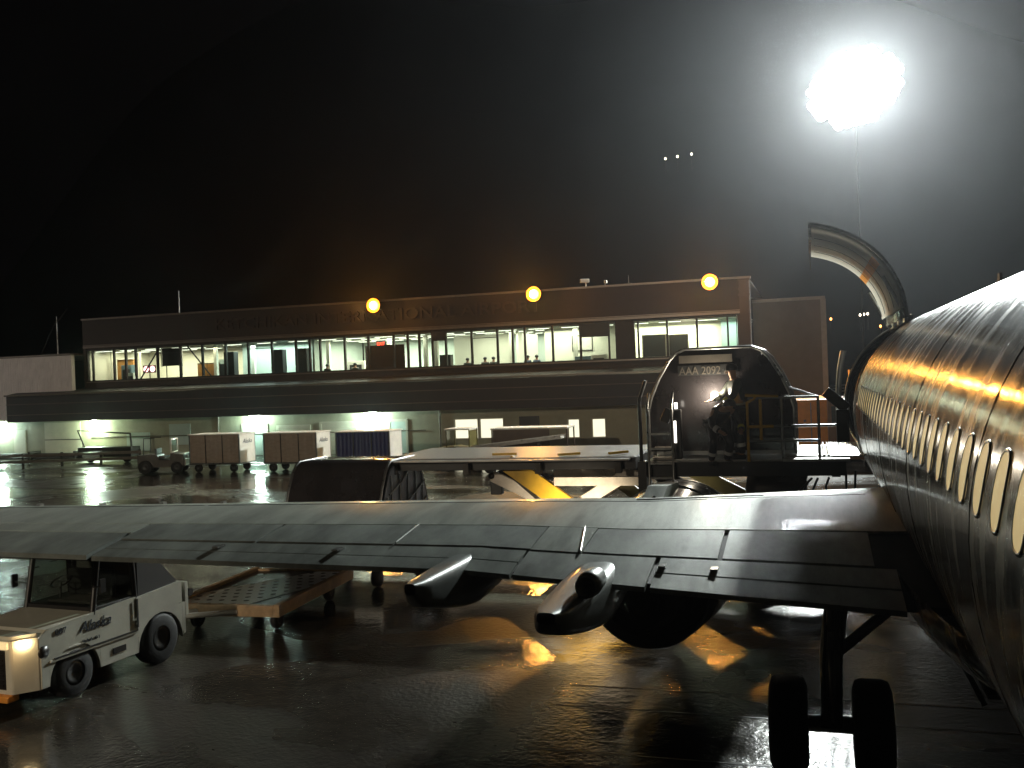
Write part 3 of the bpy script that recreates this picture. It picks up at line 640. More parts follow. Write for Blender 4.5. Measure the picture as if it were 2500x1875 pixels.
for y in (D0+.4, D0+1.7, D0+3.0):
    q.box((hx-.02, y, hz+.05), (.16, .3, .14)); 
q.tube([(hx+.02, D0+.25, hz-.06), swing(fpt(D0+.25, A0+.5, -.2))], .035, 8); q.tube([(hx+.02, D1-.25, hz-.06), swing(fpt(D1-.25, A0+.5, -.2))], .035, 8)
jp(q, 'door_hinge', M['steel'], cdoor)
tip = swing(fpt(D0+.1, A1, -.1)); q = MB(); q.tube([tip, (tip[0]+.02, tip[1], tip[2]-.8)], .008, 5); jp(q, 'pull_strap', M['flash'], cdoor)
# forward passenger door standing open
q = MB(); q.grid(lambda u, v: (.62-.30*math.sin(v*math.pi/2)**2*.3+(.25*v*v), 25.2+u*.86, 2.85+v*1.85), 4, 10); jp(q, 'passenger_door', M['alu'], solid=.12)
# windows
wframe = M['steel']; wlit = emit('cabin_window_blind', (1, .76, .36), .42, False)
wth = math.asin((3.80-AZ)/RR)
win0 = None
for i in range(29):
    y = 3.77+.508*i
    if y > 18.6: break
    if win0 is None:
        def wring(rx, rz, off, n=20):
            out = []
            for k in range(n):
                a = 2*math.pi*k/n; cx = math.copysign(abs(math.cos(a))**.75, math.cos(a)); sx = math.copysign(abs(math.sin(a))**.75, math.sin(a))
                out.append(fpt(y+rx*cx, math.pi-(wth+rz*sx/RR), off))
            return out
        n = 20; a_, b_, c_ = wring(.136, .200, .0), wring(.131, .194, .008), wring(.120, .182, .008); d_ = wring(.118, .178, .003)
        q = MB(); q.add(a_+b_+c_+d_, [(r*n+k, r*n+(k+1) % n, (r+1)*n+(k+1) % n, (r+1)*n+k) for r in range(3) for k in range(n)], True)
        win0 = jp(q, 'cabin_window', wframe)
        q = MB(); r0 = wring(.120, .181, .005); r1 = wring(.08, .11, .006); q.add(r0+r1+[fpt(y, math.pi-wth, .006)], [(k, (k+1) % n, n+(k+1) % n, n+k) for k in range(n)]+[(n+k, n+(k+1) % n, 2*n) for k in range(n)], True); q.build('blind', wlit, win0)
    else:
        o = copy_tree(win0, J); o.matrix_parent_inverse = Matrix.Translation((-AX, -11+.508*i, 0))
# small fittings on the crown
q = MB()
for y in (9.5, 15.5): q.prism([(y-.18, 5.33), (y+.22, 5.33), (y+.02, 5.6), (y-.12, 5.6)], AX-.02, AX+.02, 'X')
jp(q, 'blade_antenna', M['dsteel'])
q = MB()
for y in (2.0, 5.5, 9.0, 12.5, 16.0, 18.9):   # skin lap joints
    q.tube([fpt(y, 2*math.pi*k/60, .0005) for k in range(61)], .004, 4, False)
jp(q, 'skin_joint', M['fascia'])
# belly fairing
def belly(u, v):
    y = 7.2+u*10.5; e = math.sin(u*math.pi)**.5; a = math.pi*(1.0+v)
    return (AX+(1.35+.62*e)*math.cos(a), y, 2.35+ (.25+1.12*e)*math.sin(a))
q = MB(); q.grid(belly, 24, 20); jp(q, 'belly_fairing', M['fus'])

# ---- wing (port)
def LEy(s): return 16.2-(s-1.7)*.834 if s < 4.6 else 13.78-(s-4.6)*.523
def TEy(s): return 9.12 if s < 6 else 9.14-(s-6)*.249
def TEz(s): return 2.30+.0665*(s-3.16)
def up(u, s):
    k = .052+.02*min(1, max(0, (s-2)/4)); return k*(1.0-abs((u-.33)/(.33 if u < .33 else .67))**(2.2 if u < .33 else 1.9))
def lo(u, s): return -.045*math.sin(min(1, u*1.05)**.6*math.pi)
def wp(s, u, side, off=0):
    ly, ty = LEy(s), TEy(s); c = ly-ty; z = TEz(s)+.03*(1-u)*c*.5
    return (AX-s, ly-u*c, z+(up(u, s) if side > 0 else lo(u, s))*c+off)
def wstrip(s0, s1, u0, u1, ns, nu, off=0, thick=None):
    q = MB()
    q.grid(lambda a, b: wp(s0+(s1-s0)*a, u0+(u1-u0)*b, 1, off), ns, nu)
    if thick is None: q.grid(lambda a, b: wp(s0+(s1-s0)*a, u0+(u1-u0)*b, -1, 0 if b < 1 or u1 < 1 else 0), ns, nu)
    else: q.grid(lambda a, b: (lambda p: (p[0], p[1], p[2]-thick))(wp(s0+(s1-s0)*a, u0+(u1-u0)*b, 1, off)), ns, nu)
    for e in (0, 1):
        top = [wp(s0+(s1-s0)*a/ns, (u0, u1)[e], 1, off) for a in range(ns+1)]
        bot = [(p[0], p[1], p[2]-thick) for p in top] if thick is not None else [wp(s0+(s1-s0)*a/ns, (u0, u1)[e], -1) for a in range(ns+1)]
        q.add(top+bot, [(i, i+1, ns+2+i, ns+1+i) for i in range(ns)])
        st = (s0, s1)[e]
        top = [wp(st, u0+(u1-u0)*b/nu, 1, off) for b in range(nu+1)]
        bot = [(p[0], p[1], p[2]-thick) for p in top] if thick is not None else [wp(st, u0+(u1-u0)*b/nu, -1) for b in range(nu+1)]
        q.add(top+bot, [(i, i+1, nu+2+i, nu+1+i) for i in range(nu)])
    return q
W = wstrip(1.2, 14.4, 0, .655, 60, 24); wing = jp(W, 'wing', M['wing'])
jp(wstrip(1.2, 14.4, .652, .97, 40, 8, off=-.035, thick=.06), 'wing_cove', M['cavity'], wing)
for a, b in ((2.1, 3.55), (3.6, 4.95), (5.5, 6.9), (6.93, 8.3), (8.33, 9.7)):
    jp(wstrip(a, b, .663, .84, 8, 4, thick=.02), 'spoiler', M['wing_dark'], wing)
jp(wstrip(4.96, 5.49, .658, .845, 4, 4, thick=.03), 'wing_panel', M['wing'], wing)
jp(wstrip(9.73, 14.4, .663, .77, 10, 4, thick=.03), 'wing_panel', M['wing'], wing)
for a, b, u0, u1 in ((1.9, 4.15, .847, .925), (1.9, 4.15, .932, 1.0), (4.2, 5.5, .848, 1.0), (5.53, 9.70, .846, .925), (5.53, 9.70, .931, 1.0)):
    jp(wstrip(a, b, u0, u1, 8, 4, off=-.008, thick=.05 if u1 == 1 else .09), 'flap', M['wing_dark'], wing)
jp(wstrip(9.75, 13.9, .777, 1.0, 8, 4, thick=.05), 'aileron', M['wing_dark'], wing)
# slat edge line and fasteners along the crest
q = MB(); q.tube([wp(s_, .145, 1, .002) for s_ in [5.6+.4*k for k in range(22)]], .006, 4)
for s_ in (5.6, 7.8, 10.0, 12.2): q.tube([wp(s_, u*.0145, 1, .002) for u in range(0, 11)], .006, 4)
q.tube([wp(s_, .33, 1, .002) for s_ in [2+.4*k for k in range(30)]], .0035, 4)
q.tube([wp(3.1, .12, 1, .003), wp(3.3, .3, 1, .003), wp(4.8, .3, 1, .003), wp(5.0, .12, 1, .003)], .008, 4)
jp(q, 'panel_seam', M['fascia'], wing)
q = MB()
for s_ in (10.3, 10.95, 11.6, 9.65): 
    p = wp(s_, .22, 1, .01); q.box(p, (.05, .07, .03))
for s_ in (3.6, 4.1, 7.4, 8.6):
    p = wp(s_, .9, 1, .01); q.box(p, (.07, .14, .018))
jp(q, 'vortex_fitting', M['steel'], wing)
q = MB(); q.tube([wp(4.9, .02, 1, .01), wp(4.75, .10, 1, .03), wp(4.65, .22, 1, .01)], .02, 6); q.tube([wp(5.1, .66, 1, .01), wp(4.97, .845, 1, .015)], .012, 6); q.tube([wp(6.9, .66, 1, .01), wp(6.9, .84, 1, .015)], .008, 6); jp(q, 'edge_strip', M['steel'], wing)
# static wicks / hinge fitting at the trailing edge
q = MB(); p = wp(6.05, 1, 1); q.tube([p, (p[0], p[1]-.12, p[2]-.06)], .02, 6); q.lathe([(.001, -.03), (.05, -.03), (.05, .03), (.001, .03)], (p[0], p[1]-.12, p[2]-.08), 'X', 12); jp(q, 'hinge_fitting', M['steel'], wing)
# ---- flap track fairings
def fairing(s, w_, d_, y0, y1, ztop, name='flap_fairing', drop=.0):
    x = AX-s; q = MB()
    def f(a, b):
        y = y0+(y1-y0)*a; e = (math.sin(min(1, a*1.6)*math.pi/2)**.7)*(1-max(0, a-.62)**1.4*2.4)*(math.sqrt(max(0, 1-((a-.95)/.05)**2*.75)) if a > .95 else 1)
        e = max(.02, e); t = 2*math.pi*b
        cz = ztop-.5*d_*e-drop*a*a
        sq = lambda v: math.copysign(abs(v)**.55, v)
        return (x+.5*w_*e**.7*sq(math.cos(t)), y, cz+.5*d_*e*sq(math.sin(t)))
    q.grid(f, 28, 44); return jp(q, name, M['fair'], wing, weld=True)
fairing(4.75, .50, .50, 11.8, 7.6, 2.50, drop=.03)
fairing(6.15, .34, .54, 12.2, 8.1, 2.58, drop=.02)
q = MB(); q.lathe([(.10, .26), (.115, .0), (.10, -.14), (.085, -.14), (.08, .1), (.001, .12)], (AX-4.55, 8.35, 2.55), 'Y', 20); jp(q, 'vent_pipe', M['fair'], wing)
# ---- engine
EX, EZ = -2.10, 1.62
q = MB(); q.lathe([(.80, 15.9), (.86, 16.05), (.93, 16.08), (.985, 15.95), (1.02, 15.5), (1.03, 14.9), (.99, 14.0), (.90, 13.2), (.80, 12.45), (.77, 12.45), (.80, 13.3), (.80, 15.2), (.80, 15.9)], (EX, 0, EZ), 'Y', 56)
eng = jp(q, 'engine_nacelle', mat('nacelle_grey_paint', (.22, .23, .23), .2, .45, .3, 2, .08, coat=.6, rvar=.1))
q = MB(); q.lathe([(.815, 15.86), (.865, 16.05), (.93, 16.085), (.99, 15.955), (1.005, 15.75), (.99, 15.75)], (EX, 0, EZ), 'Y', 56); jp(q, 'inlet_lip', M['alu'], eng)
q = MB(); q.lathe([(.001, 12.9), (.50, 12.9), (.54, 12.6), (.46, 11.9), (.36, 11.55), (.33, 11.55), (.30, 12.0), (.22, 11.6), (.001, 11.1)], (EX, 0, EZ), 'Y', 40); q.lathe([(.001, 13.1), (.79, 13.1)], (EX, 0, EZ), 'Y', 40); jp(q, 'exhaust_nozzle', M['dsteel'], eng)
q = MB(); q.lathe([(.001, 15.4), (.12, 15.3), (.22, 15.0), (.79, 14.95)], (EX, 0, EZ), 'Y', 40); jp(q, 'fan', M['dsteel'], eng)
q = MB(); q.prism([(15.3, 2.5), (14.6, 2.72), (13.6, 2.78), (12.6, 2.55), (10.9, 2.4), (11.2, 2.1), (12.4, 1.9), (15.0, 2.3)], EX-.14, EX+.14, 'X'); jp(q, 'pylon', M['wing'], eng)
q = MB(); q.tube([(EX+1.01*math.sin(R(a)), 14.75, EZ+1.035*math.cos(R(a))) for a in range(-60, 61, 6)], .012, 5, False); jp(q, 'cowl_seam', M['steel'], eng)
# ---- landing gear (port main)
GY = 10.95
lg = MB(); lg.tube([(.25, GY, 2.4), (.10, GY, 1.3), (.08, GY, .55)], [.13, .12, .10], 16); lg.tube([(-.25, GY, .53), (.42, GY, .53)], .09, 14)
lg.tube([(.10, GY, 1.25), (1.1, GY+.1, 2.1)], .06, 10); lg.tube([(.10, GY, 1.5), (.12, GY-.9, 2.3)], .045, 10); lg.tube([(.10, GY-.14, .6), (.10, GY-.32, 1.0), (.10, GY-.13, 1.35)], .035, 8)
gear = jp(lg, 'main_gear_leg', M['alu'])
q = MB(); q.tube([(.02, GY-.15, .6), (.02, GY-.18, 1.2), (.1, GY-.16, 2.2)], .018, 6); q.tube([(.18, GY-.15, .6), (.2, GY-.2, 1.3), (.2, GY-.16, 2.2)], .014, 6); q.box((.08, GY-.13, .62), (.22, .1, .16)); jp(q, 'brake_hose', M['dsteel'], gear)
TY = [(.20, -.2), (.40, -.2), (.485, -.17), (.51, -.10), (.512, 0), (.51, .10), (.485, .17), (.40, .2), (.20, .2)]
for x in (-.36, .50):
    q = MB(); q.lathe(TY, (x, GY, .512), 'X', 40); wh = jp(q, 'tyre', M['rubber'], gear)
    q = MB(); q.lathe([(.001, -.12), (.22, -.12), (.25, -.19), (.25, .19), (.22, .12), (.001, .12)], (x, GY, .512), 'X', 28); jp(q, 'hub', M['hub'], wh)
ng = MB(); ng.tube([(AX, 25.9, 1.9), (AX, 25.6, .5)], .09, 12); ng.tube([(AX-.3, 25.6, .35), (AX+.3, 25.6, .35)], .05, 10); ngo = jp(ng, 'nose_gear_leg', M['alu'])
for x in (AX-.22, AX+.22):
    q = MB(); q.lathe([(a*.66, b*.5) for a, b in TY], (x, 25.6, .34), 'X', 28, True); jp(q, 'tyre', M['rubber'], ngo)
q = MB(); q.box((1.35, 10.9, 1.35), (.05, 1.6, .55), 0, R(-25)); q.box((2.0, 10.5, 1.28), (1.1, 1.4, .04)); jp(q, 'wheel_well_door', M['fair'])

# ================================================================== people
def body(name, J_, E_, m, parent, lvl=2, root='pelvis'):
    keys = list(J_); me = bpy.data.meshes.new(name)
    me.from_pydata([J_[k][0] for k in keys], [(keys.index(a), keys.index(b)) for a, b in E_], [])
    o = bpy.data.objects.new(name, me); link(o, parent)
    md = o.modifiers.new('s', 'SKIN'); md.use_smooth_shade = True
    sv = me.skin_vertices[0].data
    for i, k in enumerate(keys):
        r = J_[k][1]; sv[i].radius = (r, r) if not isinstance(r, tuple) else r
        sv[i].use_root = (k == root)
    sub = o.modifiers.new('u', 'SUBSURF'); sub.levels = sub.render_levels = lvl
    me.materials.append(m); return o
def person(loc, rz, label, pose, suit, jacket, trousers, vest=False, cap=True, group=None):
    """pose: dict of joint positions in metres, facing -y, z from the feet"""
    t = thing('person', label, 'person', loc, rz, group); P = pose
    J_ = {'pelvis': (P['pelvis'], .13), 'waist': (P['waist'], .12), 'chest': (P['chest'], .15), 'neck': (P['neck'], .06), 'head': (P['head'], .085), 'crown': (P['crown'], .09)}
    E_ = [('pelvis', 'waist'), ('waist', 'chest'), ('chest', 'neck'), ('neck', 'head'), ('head', 'crown')]
    for s in 'lr':
        sg = -1 if s == 'l' else 1
        hand = Vector(P['hand_'+s]); el = Vector(P['elb_'+s]); d = (hand-el).normalized()
        side = Vector((1, 0, 0)) if abs(d.x) < .8 else Vector((0, 1, 0)); side = (side-d*side.dot(d)).normalized(); dn = d.cross(side)
        J_.update({'sh'+s: (P['sh_'+s], .065), 'el'+s: (tuple(el), .047), 'wr'+s: (tuple(hand), .033), 'pa'+s: (tuple(hand+d*.06), (.042, .02)), 'hip'+s: (P['hip_'+s], .10), 'kn'+s: (P['knee_'+s], .068), 'an'+s: (P['foot_'+s], .045)})
        f = Vector(P['foot_'+s]); J_['to'+s] = (tuple(f+Vector((0, -.17, -.05))), .045)
        E_ += [('chest', 'sh'+s), ('sh'+s, 'el'+s), ('el'+s, 'wr'+s), ('wr'+s, 'pa'+s), ('pelvis', 'hip'+s), ('hip'+s, 'kn'+s), ('kn'+s, 'an'+s), ('an'+s, 'to'+s)]
        for k, (o_, L) in enumerate(((-.03, .07), (-.01, .085), (.01, .08), (.028, .06))):
            a = hand+d*.09+side*o_; b = a+d*L*.6+dn*.02
            J_['f%s%d' % (s, k)] = (tuple(a), .009); J_['g%s%d' % (s, k)] = (tuple(b), .008); E_ += [('pa'+s, 'f%s%d' % (s, k)), ('f%s%d' % (s, k), 'g%s%d' % (s, k))]
        th = hand+d*.03+side*(-.055*sg); J_['th'+s] = (tuple(th), .010); J_['tt'+s] = (tuple(th+d*.04), .009); E_ += [('wr'+s, 'th'+s), ('th'+s, 'tt'+s)]
    body('body', J_, E_, M['skin'], t)
    # clothing
    K = {k: (v[0], (v[1] if not isinstance(v[1], tuple) else v[1][0])+.022) for k, v in J_.items()}
    ja = {k: K[k] for k in ('waist', 'chest', 'shl', 'shr', 'ell', 'elr', 'wrl', 'wrr', 'pelvis')}
    for s in 'lr':
        e, wv = Vector(J_['el'+s][0]), Vector(J_['wr'+s][0]); ja['wr'+s] = (tuple(e+(wv-e)*.9), .05)
    ne = Vector(J_['chest'][0]).lerp(Vector(J_['neck'][0]), .7); ja['col'] = (tuple(ne), .085)
    body('jacket', ja, [('pelvis', 'waist'), ('waist', 'chest'), ('chest', 'col'), ('chest', 'shl'), ('chest', 'shr'), ('shl', 'ell'), ('shr', 'elr'), ('ell', 'wrl'), ('elr', 'wrr')], M[jacket], t)
    tr = {k: K[k] for k in ('pelvis', 'hipl', 'hipr', 'knl', 'knr', 'anl', 'anr')}
    body('trousers', tr, [('pelvis', 'hipl'), ('pelvis', 'hipr'), ('hipl', 'knl'), ('hipr', 'knr'), ('knl', 'anl'), ('knr', 'anr')], M[trousers], t)
    for s in 'lr':
        f = Vector(P['foot_'+s]); q = MB(); q.box(f+Vector((0, -.07, -.035)), (.10, .28, .09)); q.build('boot', M['black'], t, .03)
    hd = Vector(P['head']); cr = Vector(P['crown']); ax = (cr-hd).normalized()
    q = MB(); q.box(hd+Vector((0, -.095, .0)), (.025, .03, .04)); q.build('nose', M['skin'], t, .008)
    if cap:
        q = MB(); pr = [(.118, -.01), (.118, .05), (.09, .10), (.001, .125)]; q.lathe(pr, (0, 0, 0), 'Z', 20); q.box((0, -.13, .0), (.13, .08, .015)); o = q.build('cap', M['cloth_black'], t); o.location = hd+ax*.05
    else:
        q = MB(); q.lathe([(.105, -.03), (.112, .05), (.08, .11), (.001, .13)], (0, .015, 0), 'Z', 18); o = q.build('hair', M['black'], t); o.location = hd+ax*.04
    if vest:
        def band(nm, a, b, fr, ln, r, m_):
            a, b = Vector(a), Vector(b); c = a.lerp(b, fr); d = (b-a).normalized(); q = MB(); q.tube([c-d*ln/2, c+d*ln/2], r, 16, False); q.build(nm, m_, t)
        for s in 'lr':
            band('sleeve_band', P['elb_'+s], P['hand_'+s], .55, .09, .066, M['reflect' if s == 'l' else 'hivis'])
            band('trouser_band', P['knee_'+s], P['foot_'+s], .55, .07, .085, M['reflect'])
        band('waist_band', P['pelvis'], P['chest'], .2, .04, .17, M['reflect'])
    return t
def stand(lean=0, hl=None, hr=None):
    P = dict(pelvis=(0, 0, .95), waist=(0, -.02, 1.12), chest=(0, -.03-lean*.5, 1.36), neck=(0, -.03-lean*.7, 1.53), head=(0, -.05-lean, 1.64), crown=(0, -.04-lean, 1.74))
    for s, g_ in (('l', -1), ('r', 1)):
        P['sh_'+s] = (g_*.19, -.03-lean*.5, 1.44); P['elb_'+s] = (g_*.27, -.05-lean*.5, 1.15); P['hand_'+s] = (g_*.25, -.22-lean, .95)
        P['hip_'+s] = (g_*.10, 0, .9); P['knee_'+s] = (g_*.12, -.02, .5); P['foot_'+s] = (g_*.13, .03, .08)
    if hl: P['elb_l'], P['hand_l'] = hl
    if hr: P['elb_r'], P['hand_r'] = hr
    return P
def sit():
    P = dict(pelvis=(0, 0, .52), waist=(0, -.0, .68), chest=(0, -.03, .92), neck=(0, -.04, 1.09), head=(0, -.06, 1.2), crown=(0, -.05, 1.3))
    for s, g_ in (('l', -1), ('r', 1)):
        P['sh_'+s] = (g_*.19, -.03, 1.0); P['elb_'+s] = (g_*.24, -.08, .74); P['hand_'+s] = (g_*.13, -.3, .68)
        P['hip_'+s] = (g_*.10, -.02, .5); P['knee_'+s] = (g_*.13, -.45, .5); P['foot_'+s] = (g_*.13, -.42, .08)
    return P
def bend():
    P = dict(pelvis=(0, .12, .78), waist=(0, 0, .92), chest=(0, -.22, 1.05), neck=(0, -.37, 1.10), head=(0, -.47, 1.12), crown=(0, -.55, 1.17))
    for s, g_ in (('l', -1), ('r', 1)):
        P['sh_'+s] = (g_*.2, -.26, 1.04); P['elb_'+s] = (g_*.30, -.36, .78); P['hand_'+s] = (g_*.2, -.55, .66)
        P['hip_'+s] = (g_*.11, .10, .74); P['knee_'+s] = (g_*.17, -.16, .44); P['foot_'+s] = (g_*.16, .02, .08)
    return P

# ================================================================== cargo loader
DZ = 2.65
L = thing('cargo_loader', 'scissor lift cargo loader with yellow and white arms raised to the jet', 'cargo loader', (-4, 21.4, 0))
LI = Matrix.Translation((4, -21.4, 0))
def lp(mb, name, m, parent=None, **k):
    o = mb.build(name, m, parent or L, **k)
    if parent is None: o.matrix_parent_inverse = LI
    return o
ym0, ym1 = 19.85, 23.2
q = MB(); q.b2((-9.3, ym0, DZ-.26), (-3.5, ym0+.12, DZ-.02)); q.b2((-9.3, ym1-.12, DZ-.34), (-3.5, ym1, DZ-.02)); q.b2((-9.3, ym0+.121, DZ-.3), (-9.15, ym1-.121, DZ-.04)); q.b2((-3.65, ym0+.121, DZ-.3), (-3.5, ym1-.121, DZ-.04))
for x in (-8, -6.5, -5): q.b2((x, ym0+.121, DZ-.28), (x+.1, ym1-.121, DZ-.1))
deck = lp(q, 'main_platform', M['black'])
M['deckplate'] = mat('wet_metal_deck', (.42, .41, .39), .38, .55, .35, 4, .25, rvar=.2)
q = MB(); q.b2((-9.25, ym0+.16, DZ-.035), (-3.55, ym1-.16, DZ-.012)); q.b2((-9.2, ym0-.25, DZ-.06), (-3.6, ym0-.02, DZ-.03)); lp(q, 'deck_plate', M['deckplate'], deck)
q = MB(); q.box((-6.5, ym0+.6, DZ+.03), (.55, .08, .05), .1); q.box((-3.95, ym0+.5, DZ+.04), (.5, .08, .05), R(52)); q.box((-5.0, ym0+.4, DZ+.03), (.5, .07, .05), R(35)); lp(q, 'guide_rail', M['yellow'], deck)
q = MB()
for x in (-8.9, -7.2, -5.6, -3.9): q.b2((x, ym0-.2, DZ-.33), (x+.12, ym0-.01, DZ-.1))
lp(q, 'hanging_bracket', M['dsteel'], deck)
# under frame beams (white) and lower chassis
q = MB(); q.b2((-5.3, ym0+.2, 2.02), (-3.25, ym0+.42, 2.2)); q.b2((-6.0, ym1-.4, 1.9), (-3.3, ym1-.2, 2.15)); lp(q, 'sub_frame', M['armwhite'])
q = MB(); q.b2((-8.8, ym0+.15, .42), (.3, ym0+.4, .78)); q.b2((-8.8, ym1-.4, .42), (.3, ym1-.15, .78))
for x in (-8.7, -5.8, -3.2, -.4): q.b2((x, ym0+.401, .45), (x+.2, ym1-.401, .75))
lp(q, 'chassis', M['armwhite'])
def arm(name, a, b, y, wd, th, m):
    ax_, az = a; bx, bz = b; d = Vector((bx-ax_, 0, bz-az)); Ln = d.length; ang = math.atan2(-(bz-az), bx-ax_)
    q = MB(); q.box(((ax_+bx)/2, y, (az+bz)/2), (Ln, th, wd), 0, ang); o = lp(q, name, m, bevel=.02)
    q = MB()
    for p in (a, b): q.lathe([(.001, -th/2-.03), (.07, -th/2-.03), (.07, th/2+.03), (.001, th/2+.03)], (p[0], y, p[1]), 'Y', 14)
    lp(q, 'pivot_pin', M['dsteel'], o); return o
arm('scissor_arm', (-6.35, 2.52), (-3.55, .55), 20.12, .40, .12, M['yellow'])
arm('scissor_arm', (-3.4, 2.45), (-6.6, .55), 20.30, .26, .08, M['armwhite'])
arm('scissor_arm', (-6.9, 2.18), (-3.9, .75), 20.7, .26, .08, M['armwhite'])
arm('scissor_arm', (-5.2, 2.35), (-3.0, .7), 22.85, .30, .10, M['olive'])
arm('scissor_arm', (-3.3, 2.4), (-6.4, .55), 23.0, .22, .08, M['armwhite'])
q = MB(); q.tube([(-6.4, 20.7, 2.15), (-5.3, 20.7, 1.2)], .06, 10); q.tube([(-5.9, 20.7, 1.7), (-4.7, 20.7, .7)], .04, 10); lp(q, 'hydraulic_ram', M['dsteel'])
q = MB(); q.box((-4.7, 18.75, .62), (.3, .16, .2)); wl_ = lp(q, 'added_chassis_lamp', M['black']); q = MB(); q.box((-4.7, 18.84, .66), (.24, .03, .14)); lp(q, 'lens', emit('added_chassis_lamp_lens', (1, .85, .6), 12, False), wl_)  # unseen lamp added behind the wing to light the scissor arms
lamp('work_lamp_light', (-.7, -2.6, .9), (1, .86, .6), 420, .08, L, kind='SPOT', rot=(R(106), 0, 0), angle=95, blend=.6)
q = MB(); q.box((-6.85, 20.9, 1.95), (.26, .2, .42)); mk = lp(q, 'marker_box', M['black'], bevel=.02)
q = MB(); q.lathe([(.001, .08), (.04, .06), (.05, 0), (.001, 0)], (-6.83, 20.86, 2.17), 'Z', 10); lp(q, 'amber_lamp', emit('amber_marker', (1, .4, .12), 5, False), mk)
for x, y in ((-8.2, ym0+.05), (-5.0, ym0-.02), (-1.0, ym0-.02), (-8.2, ym1-.05), (-1.0, ym1)):
    q = MB(); q.lathe([(.12, -.13), (.36, -.13), (.42, -.08), (.42, .08), (.36, .13), (.12, .13)], (x, y, .42), 'Y', 24, True); o = lp(q, 'wheel', M['rubber'])
    q = MB(); q.lathe([(.001, -.14), (.2, -.14), (.22, -.1)], (x, y, .42), 'Y', 16); lp(q, 'rim', M['hub'], o)
# front (bridge) platform
yf0, yf1 = 18.7, 22.4
q = MB(); q.b2((-3.2, yf0, DZ-.30), (.55, yf0+.14, DZ-.03)); q.b2((-3.2, yf1-.14, DZ-.36), (.45, yf1, DZ-.03)); q.b2((-3.2, yf0+.141, DZ-.34), (-3.05, yf1-.141, DZ-.05)); q.b2((.3, yf0+.141, DZ-.34), (.45, yf1-.141, DZ-.05)); fp = lp(q, 'bridge_platform', M['black'])
q = MB(); q.b2((-3.1, yf0+.15, DZ-.05), (.44, yf1-.15, DZ-.01)); q.b2((-.55, yf0-.06, DZ-.03), (.62, yf0+.30, DZ+.015)); q.b2((-.5, yf0+.42, DZ+.0), (.62, yf0+.62, DZ+.04)); q.b2((.30, yf0+.2, DZ+.02), (.88, yf1-.3, DZ+.05)); lp(q, 'deck_plate', M['deckplate'], fp)
q = MB()
for i in range(9): q.tube([(.1+i*.08, yf0+.3, DZ+.045), (.1+i*.08, yf1-.4, DZ+.045)], .022, 6)
lp(q, 'bridge_rollers', M['steel'], fp)
arm('scissor_arm', (-2.9, 2.3), (.2, .7), 19.0, .36, .12, M['dsteel'])
arm('scissor_arm', (-.2, 2.3), (-3.0, .7), 19.15, .36, .12, M['dsteel'])
arm('scissor_arm', (-2.9, 2.3), (.2, .7), 21.8, .30, .12, M['olive'])
arm('scissor_arm', (-.2, 2.3), (-3.0, .7), 21.95, .30, .12, M['dsteel'])
q = MB(); q.lathe([(.001, -.55), (.30, -.5), (.36, -.3), (.36, .3), (.30, .5), (.001, .55)], (-.75, 19.4, 2.02), 'X', 22); q.box((-.7, 19.6, 2.15), (1.1, .5, .3)); lp(q, 'hydraulic_tank', M['black'])
q = MB()
for (a, b) in (((-.05, yf0+.1, 2.3), (-.75, yf0+.1, 1.6)), ((.05, yf0+.1, 2.3), (-.38, yf0+.1, 1.2)), ((.55, yf0+.3, 2.4), (.62, yf0+.3, 1.5)), ((.72, yf0+.4, 2.4), (.74, yf0+.4, 1.4)), ((.25, yf0+.2, 2.3), (.2, yf0+.2, 2.05))):
    q.tube([a, ((a[0]+b[0])/2-.04, a[1], (a[2]+b[2])/2-.05), b], .022, 6)
lp(q, 'hydraulic_hose', M['black'])
# rails
def rail(pts, r, nm='guard_rail', m='steel'): q = MB(); q.tube(pts, r, 8); return q
q = MB(); yr = yf0+.05
for z in (3.80, 3.27, 3.0): q.tube([(-1.15, yr, z), (.10, yr, z)], .026, 8)
for x in (-.55, .10): q.tube([(x, yr, DZ-.1), (x, yr, 3.82)], .026, 8)
q.tube([(.10, yr, 3.27), (.45, yr+.1, 3.27)], .024, 8); q.tube([(.1, yr, 3.80), (-.42, yr+1.6, 3.95)], .022, 8); gr = lp(q, 'guard_rail', M['steel'])
q = MB(); q.tube([(-1.17, yr, 2.6), (-1.17, yr, 3.72), (-1.0, yr, 3.82)], .03, 8); q.tube([(-.93, yr, 3.02), (-.93, yr, 3.78)], .03, 8); q.tube([(-1.2, yr, 3.86), (-.6, yr, 3.82)], .03, 8); q.tube([(-1.17, yr, 3.27), (-.7, yr, 3.27)], .03, 8); lp(q, 'yellow_gate', M['yellow'], gr)
q = MB(); q.box((.52, yr+.15, 3.25), (.22, .3, .6)); q.box((.42, yr+.2, 3.72), (.50, .22, .2), 0, R(42)); lp(q, 'bumper', M['black'], gr, bevel=.02)
# ladder and post at the left of the bridge
q = MB(); yl = yf0-.12
for x in (-3.02, -2.56): q.tube([(x, yl, .9), (x, yl, 3.72), (x+.0, yl+.25, 3.95)], .024, 8)
for k in range(8): q.b2((-3.0, yl-.06, 1.2+k*.28), (-2.58, yl+.06, 1.235+k*.28))
lad = lp(q, 'ladder', M['steel'])
q = MB(); q.tube([(-3.18, yl+.1, 2.35), (-3.18, yl+.1, 3.85), (-3.05, yl+.1, 4.2)], .035, 8); q.box((-3.16, yl+.1, 2.35), (.16, .2, .6)); lp(q, 'guard_post', M['black'])
for k in range(3):
    q = MB(); q.b2((-3.0, yl+.3+k*.3, 2.66+k*.18), (-2.56, yl+.58+k*.3, 2.70+k*.18)); lp(q, 'step', M['armwhite'], lad)
q = MB(); q.box((-2.5, yl+.3, 3.15), (.18, .16, .95)); cb = lp(q, 'control_box', M['black'], bevel=.02)
